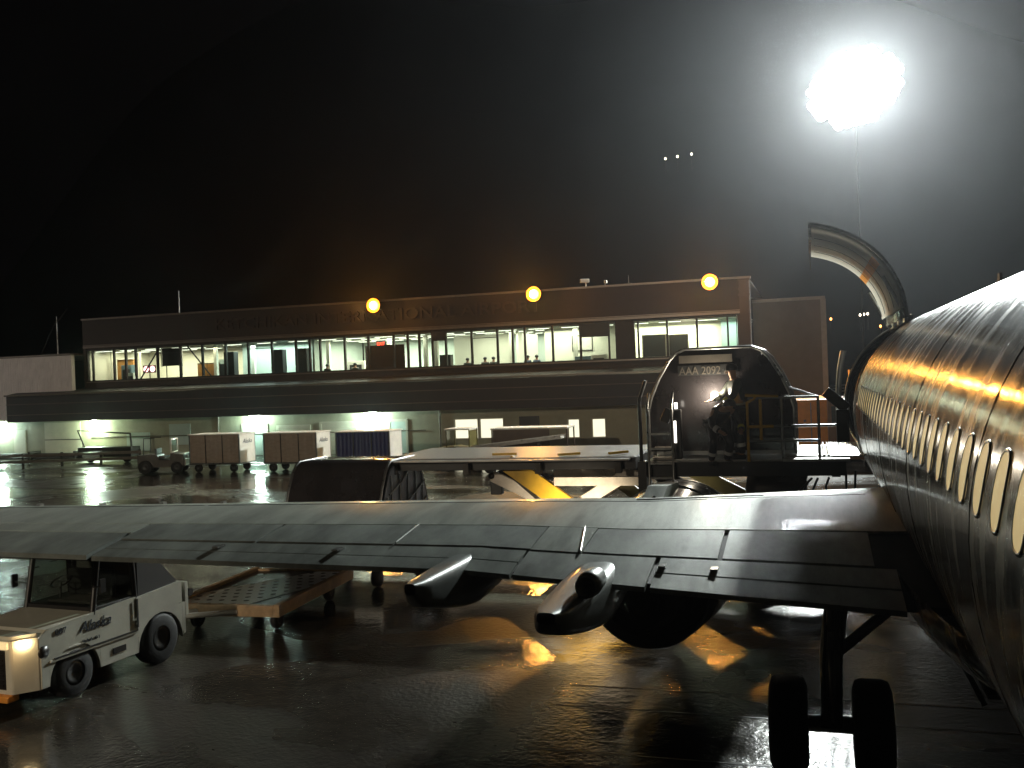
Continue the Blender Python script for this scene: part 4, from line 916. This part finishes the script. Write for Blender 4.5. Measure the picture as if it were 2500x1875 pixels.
q = MB(); q.box((-2.66, yl+.1, 3.52), (.18, .12, .28), 0, R(25)); lp(q, 'mirror', M['black'], cb, bevel=.03)
q = MB(); q.box((-2.50, yl+.21, 3.70), (.06, .02, .12)); q.box((-2.53, yl+.21, 3.2), (.045, .02, .42)); lp(q, 'lamp_strip', emit('white_panel_lamp', (1, .95, .85), 3.5, False), cb)

# ================================================================== freight containers
def igloo_profile(hw, h):
    return [(-hw, 0), (-hw, h*.42), (-hw*.95, h*.55), (-hw*.84, h*.72), (-hw*.68, h*.90), (-hw*.58, h*.965), (-hw*.46, h), (hw*.46, h), (hw*.58, h*.965), (hw*.68, h*.90), (hw*.84, h*.72), (hw*.95, h*.55), (hw, h*.42), (hw, 0)]
def igloo(loc, rz, label, dep, wid, h, side_net, txt, tpos):
    t = thing('freight_container', label, 'freight container', loc, rz, 'contoured air freight containers'); pr = igloo_profile(wid/2, h)
    shell = mat('dark_plastic_shell', (.045, .040, .042), .16, .2, .4, 2, .06, coat=.8, rvar=.06)
    q = MB(); q.prism(pr, -dep/2, dep/2, 'Y', True); o = q.build('shell', shell, t, .03)
    q = MB(); q.box((0, 0, .03), (wid+.06, dep+.04, .07)); q.build('base_pallet', M['alu'], t)
    q = MB()
    for y in (-dep/2, dep/2): q.tube([(x, y, z+.0) for x, z in pr], .03, 8)
    q.build('edge_trim', M['steel'], t)
    return t
# on the bridge
ig2 = igloo((-1.72, 20.35, DZ+.07), 0, 'dark dome shaped container on the raised bridge platform beside the fuselage', 2.1, 2.78, 2.06, 0, '', 0)
q = MB(); q.box((-.24, -1.083, 1.86), (1.02, .012, .15)); q.build('label_plate', M['plate'], ig2)
q = MB(); q.box((-.22, -1.083, 1.64), (1.12, .012, .20)); q.build('number_plate', M['board'], ig2)
text('lettering', 'AAA 2092 AS', (-.22, -1.095, 1.56), .22, M['plate'], ig2, width=1.06, ext=.004)
# on the dolly
ig1 = igloo((-9.95, 20.2, .58), math.pi/2, 'dark dome container with a strapped curtain end standing on a dolly behind the wing', 2.24, 2.74, 2.06, 1, '', 0)
# after the quarter turn local -y faces +x: the curtain end
q = MB(); pr = igloo_profile(1.30, 1.95); q.prism(pr, -1.16, -1.135, 'Y'); q.build('curtain', M['curtain'], ig1)
q = MB()
for a, b in (((-1.2, .75), (1.1, 1.45)), ((-1.25, .35), (1.2, 1.05)), ((-.9, 1.35), (.3, 1.85)), ((-1.2, .05), (1.25, .68)), ((-1.0, 1.3), (-.9, .1))): q.tube([(a[0], -1.18, a[1]), ((a[0]+b[0])/2, -1.20, (a[1]+b[1])/2-.04), (b[0], -1.18, b[1])], .022, 6)
for x in (-.8, -.35, .1, .55, .95): q.b2((x, -1.19, .05), (x+.03, -1.165, 1.75))
q.build('net_strap', M['net'], ig1)
q = MB(); q.box((1.385, .25, .65), (.012, 1.0, .22)); q.build('label_plate', M['fascia'], ig1)
# the dolly under it
dl = thing('pallet_dolly', 'low four wheeled dolly under the dome container behind the wing', 'dolly', (-9.95, 20.2, 0))
q = MB(); q.box((0, 0, .48), (2.4, 3.0, .14)); q.build('frame', M['steel'], dl)
for x in (-.95, .95):
    for y in (-1.2, 1.2):
        q = MB(); q.lathe([(.05, -.07), (.18, -.07), (.2, -.03), (.2, .03), (.18, .07), (.05, .07)], (x, y, .2), 'X', 16, True); q.build('wheel', M['rubber'], dl)
        q = MB(); q.box((x, y, .33), (.06, .06, .24)); q.build('fork', M['steel'], dl)
# people on the loader
person((-1.36, 18.95, DZ+.01), R(-70), 'person standing on the bridge platform in front of the container, face lit orange, arm out', stand(.04, ((-.33, -.2, 1.2), (-.30, -.42, 1.12)), ((.33, -.16, 1.2), (.28, -.40, 1.05))), None, 'cloth_dark', 'cloth_black', True)
person((-1.72, 18.82, DZ-.1), R(30), 'person in black rain suit bending forward on the platform with reflective bands', bend(), None, 'cloth_black', 'cloth_black', True)
hl = thing('work_light', 'small bright work light fixed to the container front between the two people', 'work light', (-1.82, 19.26, DZ+1.2))
q = MB(); q.lathe([(.001, -.05), (.05, -.04), (.06, 0), (.001, .0)], (0, 0, 0), 'Y', 12); q.build('lens', emit('work_lamp', (1, .95, .85), 30, False), hl)
q = MB(); q.box((0, .025, 0), (.14, .04, .12)); q.build('bracket', M['black'], hl)
lamp('work_lamp_light', (0, -.16, .02), (1, .88, .68), 110, .05, hl)
# interior people
s0 = person((-19.6, Y0+1.0, 4.2), R(180), 'seated dark figure left of the pair behind the yellow lit upstairs window', sit(), None, 'cloth_dark', 'cloth_black', False, False, 'people seated in the terminal')
for x, lab in ((-18.5, 'seated dark figure in the middle, behind the transom window upstairs'), (-18.0, 'seated dark figure right of the middle one upstairs'), (-27.0, 'seated dark figure left of the brown screen upstairs'), (-28.9, 'seated dark figure by the pier at the left end of the hall')):
    c = copy_tree(s0); c.location.x = x; c.location.y = Y0+random.uniform(.8, 1.1); c['label'] = lab
    c.rotation_euler.z = R(180+random.uniform(-40, 40))
s1 = person((-15.9, Y0+1.1, 4.2), R(160), 'person in blue seated right of the glass door upstairs', sit(), None, 'cloth_blue', 'cloth_black', False, False)
s2 = copy_tree(s1); s2.location.x = -15.35; s2['label'] = 'second person in blue seated further right beside the first'
ch = None
for p_ in (-19.6, -18.5, -18.0, -27.0, -28.9, -15.9, -15.35):
    if ch is None:
        ch = thing('waiting_chair', 'dark chair under a seated person upstairs', 'chair', (p_, Y0+1.05, 4.2), 0, 'waiting chairs upstairs')
        q = MB(); q.box((0, 0, .38), (.46, .46, .06)); q.build('seat', M['board'], ch)
        for sx in (-.2, .2):
            for sy in (-.2, .2): q = MB(); q.tube([(sx, sy, 0), (sx, sy, .35)], .015, 6); q.build('leg', M['steel'], ch)
    else: c = copy_tree(ch); c.location.x = p_

# ================================================================== ground vehicles
def wheel(parent, x, y, r, w_, nm='wheel', ax='X'):
    q = MB(); q.lathe([(r*.5, -w_/2), (r*.86, -w_/2), (r, -w_/2+.03), (r, w_/2-.03), (r*.86, w_/2), (r*.5, w_/2)], (x, y, r) , ax, 32); o = q.build(nm, M['rubber'], parent)
    q = MB(); q.lathe([(.001, -w_/2+.05), (r*.3, -w_/2+.03), (r*.52, -w_/2+.01), (r*.54, w_/2-.01), (r*.3, w_/2-.03), (.001, w_/2-.05)], (x, y, r), ax, 24); q.build('rim', M['hub'], o)
    return o
def arch(q, y0, y1, yc, r, ztop, z0, x0, x1):
    """side panel from y0 to y1 with a wheel arch cut round yc"""
    n = 12; pts = [(y0, z0)]
    a0 = math.acos(max(-1, min(1, 0)));
    pts = [(yc-r, z0)] + [(yc-r*math.cos(math.pi*k/n), z0+r*1.02*math.sin(math.pi*k/n)) for k in range(1, n)] + [(yc+r, z0)]
    top = [(p[0], ztop) for p in pts]
    vs = [(x, p[0], p[1]) for x in (x0, x1) for p in pts+top]; m_ = len(pts); fs = []
    for i in range(m_-1):
        fs.append((i, i+1, m_+i+1, m_+i)); o = 2*m_; fs.append((o+i, o+m_+i, o+m_+i+1, o+i+1)); fs.append((i, o+i, o+i+1, i+1))
    q.add(vs, fs)
# tow tractor: local +y forward
tug = thing('baggage_tractor', 'cream white baggage tractor with lit headlight and dark cab towing a dolly', 'baggage tractor', (-10.92, 12.42, 0), R(180-5))
W2 = .72
q = MB(); zb = .30
for sx in (-1, 1):
    xo, xi = sx*W2, sx*(W2-.06)
    arch(q, 0, 0, -.92, .50, .86, zb, min(xo, xi), max(xo, xi)); arch(q, 0, 0, .82, .46, .74, zb, min(xo, xi), max(xo, xi))
    q.b2((min(xo, xi), -.42, zb), (max(xo, xi), .36, .62)); q.b2((min(xo, xi), -1.50, .38), (max(xo, xi), -1.42, .86)); q.b2((min(xo, xi), 1.28, zb), (max(xo, xi), 1.42, .74))
q.b2((-W2, -1.58, .62), (W2, -1.50, 1.18)); q.b2((-W2, -1.50, .34), (W2, -1.44, .62))
q.b2((-W2-.02, -.40, .622), (W2+.02, 1.28, .66))
body_ = q.build('body', M['white'], tug, .012)
q = MB(); q.prism([(-1.44, .862), (-1.44, 1.22), (-.42, 1.16), (-.42, .862)], -W2+.01, W2-.01, 'X'); q.build('rear_box', M['white'], tug, .015)
q = MB(); q.prism([(-.42, .662), (-.42, 1.18), (.1, 1.16), (1.30, 1.10), (1.42, 1.02), (1.42, .662)], -W2+.02, W2-.02, 'X'); hood = q.build('hood', M['white'], tug, .02)
q = MB(); q.prism([(.0, .0), (0, 0)], 0, 0) if 0 else None
q.prism([(-W2, 1.421), (-W2+.22, 1.72), (W2-.22, 1.72), (W2, 1.421)], .30, 1.03, 'Z'); q.prism([(-W2+.03, 1.421), (-W2+.24, 1.70), (W2-.24, 1.70), (W2-.03, 1.421)], 1.031, 1.09, 'Z'); q.build('front_panel', M['white'], tug, .03)
for sx in (-1, 1):
    q = MB(); q.box((sx*.36, 1.735, .97), (.22, .04, .10)); hlp = q.build('headlight', emit('warm_headlight', (1, .74, .36), .8, False), tug, .01)
    q = MB(); q.box((sx*.62, 1.60, .97), (.15, .05, .08), -sx*R(53.7)); q.build('side_light', emit('warm_side_glow', (1, .78, .42), 30, False), tug, .01)
    q = MB(); q.lathe([(.001, .0), (.09, .0), (.09, .03), (.001, .035)], (sx*W2, 1.36, .80), 'X', 18); q.build('round_port', M['black'], tug)
    q = MB(); q.box((sx*(W2+.006), -.02, .47), (.012, .26, .09)); q.build('step_slot', M['black'], tug)
    q = MB(); q.b2((sx*(W2+.002)-.004, -.44, .70), (sx*(W2+.002)+.004, -.41, 1.14)); q.b2((sx*(W2-.004)-.004, -.4, .655) , (sx*(W2-.004)+.03*sx, 1.2, .675)); q.build('door_seam', M['frame'], tug)
lamp('headlight_beam', (.5, 1.9, .95), (1, .6, .25), .8, .05, tug); lamp('headlight_beam', (-.72, 1.80, .93), (1, .6, .25), 1.6, .05, tug)
q = MB()
for k in range(7): q.b2((-.36, 1.7235, .40+k*.07), (.36, 1.735, .43+k*.07))
q.b2((-.40, 1.721, .36), (.40, 1.723, .90)); q.build('grille', M['black'], tug)
q = MB(); q.b2((-.5, 1.60, .20), (.5, 1.80, .295)); q.build('bumper', M['orange'], tug, .02)
q = MB()   # cab
for sx in (-1, 1):
    for y, y2 in ((-.44, -.40), (.42, .25)): q.tube([(sx*(W2-.06), y, 1.1), (sx*(W2-.08), y2, 2.0)], .045, 8)
q.b2((-W2, -.52, 2.0), (W2, .38, 2.06)); q.b2((-W2+.04, -.44, 1.1), (W2-.04, .42, 1.2)); cab = q.build('cab', M['black'], tug, .01)
q = MB()
for sx in (-1, 1): q.b2((sx*(W2-.07)-.006, -.39, 1.2), (sx*(W2-.07)+.006, .34, 1.98))
q.b2((-W2+.1, .33, 1.2), (W2-.1, .34, 1.98)); q.build('cab_glass', M['glass'], cab)
q = MB(); q.prism([(-.5, 1.16), (-.5, 2.0), (-.62, 2.0), (-1.36, 1.24), (-1.36, 1.2)], -W2+.05, W2-.05, 'X'); q.build('rear_canopy', mat('dark_canvas', (.05, .045, .04), .8, 0, .3, 3, .2), tug)
q = MB(); q.box((0, 0, 1.18), (.9, .45, .1)); q.box((0, -.24, 1.42), (.9, .1, .42)); q.build('seat', M['black'], tug, .03)
for x in (-.60, .60):
    wheel(tug, x, -.92, .40, .26); wheel(tug, x, .82, .36, .22)
q = MB(); q.lathe([(.15, -.012), (.17, 0), (.15, .012), (.13, 0), (.15, -.012)], (0, 0, 0), 'Z', 20); q.tube([(-.14, 0, 0), (.14, 0, 0)], .01, 6); q.tube([(0, 0, 0), (0, .18, -.3)], .015, 6); o = q.build('steering_wheel', M['black'], tug); o.location = (.3, .08, 1.48); o.rotation_euler = (R(-25), 0, 0)
for sx in (-1, 1): q = MB(); q.tube([(sx*(W2-.06), .38, 1.5), (sx*(W2+.14), .42, 1.52)], .012, 6); q.box((sx*(W2+.16), .42, 1.54), (.03, .10, .2)); q.build('side_mirror', M['black'], tug)
q = MB(); q.b2((-.3, -1.66, .42), (.3, -1.581, .56)); q.tube([(0, -1.62, .46), (0, -1.95, .46)], .04, 8); q.build('tow_hitch', M['armwhite'], tug)
def sidetext(s, y, z, size, width, sx, sh=0, m='ink'):
    o = text('lettering', s, (sx*(W2+.001 if z < .66 else W2-.012), y, z), size, M[m], tug, rot=(math.pi/2, 0, sx*math.pi/2), ext=.003, width=width, shear=sh); return o
for sx in (-1, 1):
    sidetext('Alaska', .42, .90, .22, .62, sx, .35); sidetext('087', 1.05, .98, .12, .2, sx); sidetext('BAA 01', .5, .74, .07, .32, sx)
# dolly towed by it
pd = thing('roller_dolly', 'empty wet roller deck dolly with pale dotted mats towed behind the tractor', 'dolly', (-10.2, 16.55, 0), R(3))
q = MB(); q.b2((-1.12, -1.62, .34), (-1.0, 1.62, .56)); q.b2((1.0, -1.62, .34), (1.12, 1.62, .56)); q.b2((-1.0, -1.62, .34), (1.0, -1.50, .54)); q.b2((-1.0, 1.5, .34), (1.0, 1.62, .54)); q.b2((-1, -.06, .36), (1, .06, .5)); q.build('frame', mat('rusty_orange_beam', (.50, .33, .18), .55, 0, .4, 5, .15), pd, .01)
q = MB(); q.b2((-.99, -1.49, .46), (.99, 1.49, .50)); q.build('deck_plate', mat('dark_brown_wet_deck', (.045, .028, .02), .3, .2, .4, 4, .3), pd)
def matm():
    m = mat('pale_dotted_ball_mat', (.86, .86, .86), .45, .2, .15, 4); n = m.node_tree.nodes; l = m.node_tree.links
    return m
bmm = matm(); q = MB(); q.prism([(-.98, -1.47), (.35, -1.47), (.98, .2), (.98, 1.47), (.4, 1.47), (-.98, -.55)], .502, .508, 'Z'); mt_ = q.build('ball_mat', bmm, pd)
q = MB()
for i in range(8):
    for k in range(11):
        x, y = -.9+i*.25+(k % 2)*.12, -1.4+k*.27
        if -1.45+.0 < y and (y < -.55+(x+.98)*1.47-.08) and (x < .35+(y+1.47)*.377-.08) and x < .93: q.lathe([(.001, .5105), (.055, .5105), (.055, .509)], (x, y, 0), 'Z', 10)
q.build('hole', M['black'], mt_)
q = MB(); q.tube([(-1.0, -1.45, .45), (-.95, -1.45, .72)], .05, 8); q.tube([(-1.0, -1.45, .72), (-.7, -1.45, .72)], .07, 10); q.build('lock_post', M['dsteel'], pd)
q = MB(); q.tube([(-.5, -1.6, .42), (-.95, -2.3, .44)], .05, 8); q.tube([(.3, -1.6, .42), (-.95, -2.3, .44)], .05, 8); q.build('drawbar', M['armwhite'], pd)
for x in (-.8, .8):
    for y in (-1.1, 1.1): wheel(pd, x, y, .18, .12)

# far tow tractor with windscreen, beside the carts
t2 = thing('baggage_tractor', 'open baggage tractor with a pale windscreen frame left of the carts', 'baggage tractor', (-32.6, 43.6, 0), R(-70), None)
q = MB(); q.prism([(-1.2, .35), (-1.2, 1.0), (-.2, 1.0), (-.1, .72), (.45, .72), (.5, 1.05), (1.15, .95), (1.2, .35)], -.62, .62, 'X'); q.build('body', M['dsteel'], t2, .03)
q = MB(); q.b2((-.6, 1.201, .4), (.6, 1.27, .72)); q.b2((-.6, .9, .96), (.6, 1.2, 1.0)); q.build('front_panel', M['white'], t2, .02)
q = MB(); q.b2((-.6, .48, 1.05), (-.53, .55, 1.8)); q.b2((.53, .48, 1.05), (.6, .55, 1.8)); q.b2((-.53, .48, 1.73), (.53, .55, 1.8)); q.b2((-.53, .48, 1.05), (.53, .55, 1.12)); ws = q.build('windscreen_frame', M['cream'], t2)
q = MB(); q.b2((-.53, .505, 1.12), (.53, .515, 1.73)); q.build('pane', M['glass'], ws)
q = MB()
for sx in (-.56, .56): q.tube([(sx, -.9, 1.0), (sx, -.85, 1.85), (sx, -.3, 1.85)], .025, 6)
q.build('roll_bar', M['dsteel'], t2)
for sx in (-.25, .25): q = MB(); q.lathe([(.001, .04), (.07, .03), (.08, 0), (.001, 0)], (sx, 1.27, .85), 'Y', 12); q.build('headlight', M['cream'], t2)
q = MB(); q.box((0, -.05, .85), (.9, .4, .1)); q.box((0, -.3, 1.1), (.9, .1, .4)); q.build('seat', M['black'], t2)
for sx in (-.58, .58): wheel(t2, sx, -.8, .36, .22); wheel(t2, sx, .8, .3, .2)

# baggage carts
def cart(loc, label, side, L_=3.0, script=True, rz=0):
    t = thing('baggage_cart', label, 'baggage cart', loc, rz, 'baggage carts parked along the terminal'); W_, z0, z1 = 1.5, .48, 1.92
    q = MB()
    for sx in (-1, 1):
        for sy in (-1, 1): q.box((sx*(L_/2-.03), sy*(W_/2-.03), (z0+z1)/2), (.06, .06, z1-z0))
    q.b2((-L_/2, -W_/2, z0-.08), (L_/2, W_/2, z0)); q.build('frame', M['steel'], t)
    q = MB(); q.b2((-L_/2-.04, -W_/2-.05, z1), (L_/2+.04, W_/2+.05, z1+.05)); q.build('roof', M['cream'], t, .015)
    q = MB()
    q.b2((L_/2-.02, -W_/2+.06, z0), (L_/2+.0, W_/2-.06, z1)); q.b2((-L_/2, -W_/2+.06, z0), (-L_/2+.02, W_/2-.06, z1)); q.build('end_panel', M['cream'], t)
    n = 2 if side == 'blue' else 1
    for k in range(n):
        a = -L_/2+.06+k*(L_-.12)/n; b = a+(L_-.12)/n-.03*(n-1)
        for sy in (-1, 1):
            q = MB()
            if n == 2: q.grid(lambda u, v, a=a, b=b, sy=sy: (a+(b-a)*u, sy*(W_/2-.03)+.018*math.sin(u*40), z0+.01+(z1-z0-.02)*v), 40, 2)
            else: q.grid(lambda u, v, a=a, b=b, sy=sy: (a+(b-a)*u, sy*(W_/2-.03)+.010*math.sin(u*23+2*v)+.006*math.sin(u*71), z0+.01+(z1-z0-.02)*v), 60, 3)
            q.build('curtain' if n == 2 else 'side_panel', M['blue' if n == 2 else 'cartside'], t)
    for sy in (-1, 1):
        for xx in (-L_/6, L_/6): q = MB(); q.b2((xx-.02, sy*(W_/2)-.012, z0), (xx+.02, sy*(W_/2)+.012, z1)); q.build('strap', M['fascia'], t)
    if script: text('lettering', 'Alaska', (L_/2+.004, .0, 1.45), .32, M['ink'], t, rot=(math.pi/2, 0, math.pi/2), ext=.003, width=.85, shear=.35)
    for x in (-L_/2+.45, L_/2-.45):
        for y in (-W_/2+.15, W_/2-.15): wheel(t, 0, 0, .22, .14, ax='Y').location = (x, y, 0)
    q = MB(); q.tube([(L_/2, 0, .38), (L_/2+.75, 0, .34)], .03, 6); q.tube([(-L_/2, 0, .38), (-L_/2-.2, 0, .38)], .04, 6); q.build('tow_bar', M['dsteel'], t)
    return t
cart((-29.55, 44.3, 0), 'leftmost brown sided baggage cart with white roof and white script end', 'brown')
cart((-25.1, 44.2, 0), 'second baggage cart, brown sided, white end standing right of it', 'brown')
cart((-21.0, 44.0, 0), 'baggage cart with navy blue curtains and a white ribbed end', 'blue', 2.9, False)
# vehicles by the lit windows
v1 = thing('small_service_vehicle', 'small dark service vehicle with a flat pale roof left of the lit windows', 'service vehicle', (-16.5, 44.6, 0), R(90))
q = MB(); q.prism([(-1, .4), (-1, 1.0), (-.1, 1.05), (.1, 1.1), (1.1, 1.0), (1.2, .4)], -.6, .6, 'X'); q.build('body', M['olive'], v1, .04)
q = MB(); q.b2((-.65, -.8, 1.88), (.65, .5, 1.95)); q.build('roof', M['cream'], v1, .02)
q = MB()
for sx in (-.58, .58):
    for y in (-.75, .42): q.tube([(sx, y, 1.0), (sx, y, 1.88)], .03, 6)
q.b2((-.55, -.74, 1.1), (.55, -.72, 1.85)); q.build('cab_frame', M['olive'], v1)
q = MB(); q.b2((-.54, .41, 1.12), (.54, .42, 1.85)); q.build('windscreen', M['glass'], v1)
for sx in (-.56, .56): wheel(v1, sx, -.65, .3, .18); wheel(v1, sx, .75, .3, .18)
v2 = thing('flat_cart', 'long low cart with a bright white flat roof in front of the lit windows', 'cart', (-12.9, 45.2, 0))
q = MB(); q.b2((-1.9, -.8, 1.82), (1.9, .8, 1.9)); q.build('roof', M['cream'], v2, .02)
q = MB(); q.b2((-1.8, -.72, .5), (1.0, -.68, 1.815)); q.b2((-1.8, -.67, .45), (1.8, .75, .55)); [q.b2((x-.03, y-.03, .4), (x+.03, y+.03, 1.815)) for x in (-1.85, 1.85) for y in (-.7, .7)]; q.build('frame', M['brown'], v2)
for x in (-1.3, 1.3):
    for y in (-.6, .6): wheel(v2, 0, 0, .22, .14, ax='Y').location = (x, y, 0)
bl = thing('belt_loader', 'belt loader with a long white tilted conveyor before the terminal', 'belt loader', (-12.9, 42.6, 0), R(0))
q = MB(); q.box((0, 0, 1.32), (4.2, .8, .10), 0, R(-6)); q.build('conveyor', M['cream'], bl, .02)
q = MB()
for y in (-.42, .42): q.box((0, y, 1.36), (4.3, .06, .16), 0, R(-6))
q.build('side_rail', M['steel'], bl)
q = MB(); q.b2((-1.6, -.8, .35), (1.4, .8, .85)); q.b2((-.9, -.1, .851), (-.7, .1, 1.2)); q.b2((.9, -.1, .851), (1.1, .1, 1.35)); q.build('chassis', M['dsteel'], bl, .03)
for x in (-1.1, .9):
    for y in (-.75, .75): wheel(bl, 0, 0, .3, .2, ax='Y').location = (x, y, 0)
fc = thing('flatbed_trailer', 'low wet flat trailer standing just behind the raised loader deck', 'trailer', (-9.5, 41.5, 0))
q = MB(); q.b2((-3.2, -1.1, .78), (3.2, 1.1, .92)); q.build('bed', M['deckplate'], fc, .02)
q = MB(); q.b2((-3.1, -.9, .5), (3.1, -.7, .779)); q.b2((-3.1, .7, .5), (3.1, .9, .779)); q.build('frame', M['dsteel'], fc)
for x in (-2.4, 2.2):
    for y in (-.85, .85): wheel(fc, 0, 0, .26, .18, ax='Y').location = (x, y, 0)
# orange truck by the annex, seen through the loader rails
ot = thing('box_truck', 'orange box truck by the annex seen through the loader rails', 'truck', (-.3, 46.5, 0), R(4))
q = MB(); q.b2((-1.15, -1.5, .7), (1.05, 3.5, 2.85)); q.build('cargo_box', M['orange'], ot, .12)
q = MB(); q.b2((.1, -1.53, .8), (.14, -1.501, 2.7)); q.b2((-1.0, -1.53, 1.75), (.9, -1.501, 1.79)); q.b2((-.2, -1.56, 1.85), (-.1, -1.501, 1.95)); q.build('rear_door', M['steel'], ot)
for x in (-.85, .75):
    for y in (-.8, 2.6): wheel(ot, x, y, .4, .25)
q = MB(); q.b2((-1.0, -1.4, .45), (.9, 5.0, .69)); q.build('chassis', M['black'], ot)
q = MB(); q.prism([(3.7, .7), (3.7, 2.4), (4.6, 2.3), (5.1, 1.5), (5.2, .7)], -1.0, .9, 'X'); q.build('cab', M['orange'], ot, .05)
vn = thing('service_van', 'dark orange service van with a roof lamp between the annex and the fuselage', 'van', (1.5, 44.0, 0), R(0))
q = MB(); q.prism([(-1.0, .35), (-1.0, 2.9), (1.4, 2.95), (2.2, 1.9), (2.9, 1.7), (3.0, .35)], -.9, .9, 'X'); q.build('body', mat('dark_orange_van_paint', (.20, .09, .04), .4, 0, .2, 2, .04, coat=.4), vn, .05)
q = MB(); q.b2((-.75, -1.02, 1.9), (.75, -1.001, 2.6)); q.build('rear_window', M['frame'], vn)
q = MB(); q.tube([(0, -.9, 2.9), (0, -.9, 4.1)], .03, 6); q.build('roof_pole', emit('pole_painted_glow', (1, .32, .05), .9, False), vn)  # pole glows by itself in place of orange light falling on it
q = MB(); q.box((.1, -1.05, 2.75), (.5, .06, .14)); q.build('roof_lamp', emit('white_strip_lamp', (1, .97, .9), 8, False), vn)
for x in (-.75, .75):
    for y in (-.3, 2.2): wheel(vn, x, y, .34, .22)
# guard rail along the left apron edge
gr_ = thing('guard_rail_fence', 'low metal guard rail along the apron edge at the far left', 'guard rail', (-46.5, 47.0, 0), R(14))
q = MB()
for z in (.28, .62): q.b2((-9, -.04, z), (8.5, .04, z+.16))
q.build('rail', M['flash'], gr_)
for k in range(8): q = MB(); q.b2((-8.5+k*2.4, .045, 0), (-8.38+k*2.4, .14, .85)); q.build('post', M['dsteel'], gr_)
bk = thing('parked_tow_frame', 'dark metal tow frame with a pale hitch bar beside the wall lamp', 'tow frame', (-41.6, 50.3, 0))
q = MB(); q.b2((-2.0, -.4, .35), (1.9, .5, .95)); q.tube([(-1.8, 0, .9), (-2.3, 0, 2.0), (1.6, 0, 1.75)], .05, 8); q.tube([(1.6, 0, 1.75), (1.7, 0, .4)], .06, 8); q.build('frame', M['dsteel'], bk)
q = MB(); q.tube([(-1.6, -.45, .42), (-.1, -.45, .45)], .07, 8); q.build('hitch_bar', M['cream'], bk)
for x in (-1.4, 1.3): wheel(bk, 0, 0, .3, .2, ax='Y').location = (x, 0, 0)
wd = thing('workshop_bench', 'dark low rack of pipes along the wall left of the tow frame', 'pipe rack', (-49.5, 52.6, 0))
q = MB()
for k in range(5): q.tube([(-4.0, -.3+k*.14, .15+.12*(k % 3)), (4.2, -.3+k*.14, .15+.12*(k % 3))], .07, 8)
q.build('pipe', M['dsteel'], wd)
q = MB(); [q.b2((x, -.5, 0), (x+.12, .5, .6)) for x in (-3.6, 0, 3.6)]; q.build('rack', M['fascia'], wd)

# ================================================================== haze added for the glow round the lamps
hz_m = bpy.data.materials.new('glow_haze'); hz_m.use_nodes = True; n = hz_m.node_tree.nodes; n.remove(n['Principled BSDF'])
pv = n.new('ShaderNodeVolumePrincipled'); pv.inputs['Density'].default_value = HAZE; pv.inputs['Color'].default_value = (.92, .94, 1, 1); pv.inputs['Anisotropy'].default_value = .86
hz_m.node_tree.links.new(pv.outputs[0], n['Material Output'].inputs['Volume'])
q = MB(); q.b2((-400, -50, -1), (400, 400, 185)); tag(q.build('haze', hz_m), kind='stuff')

split_all()
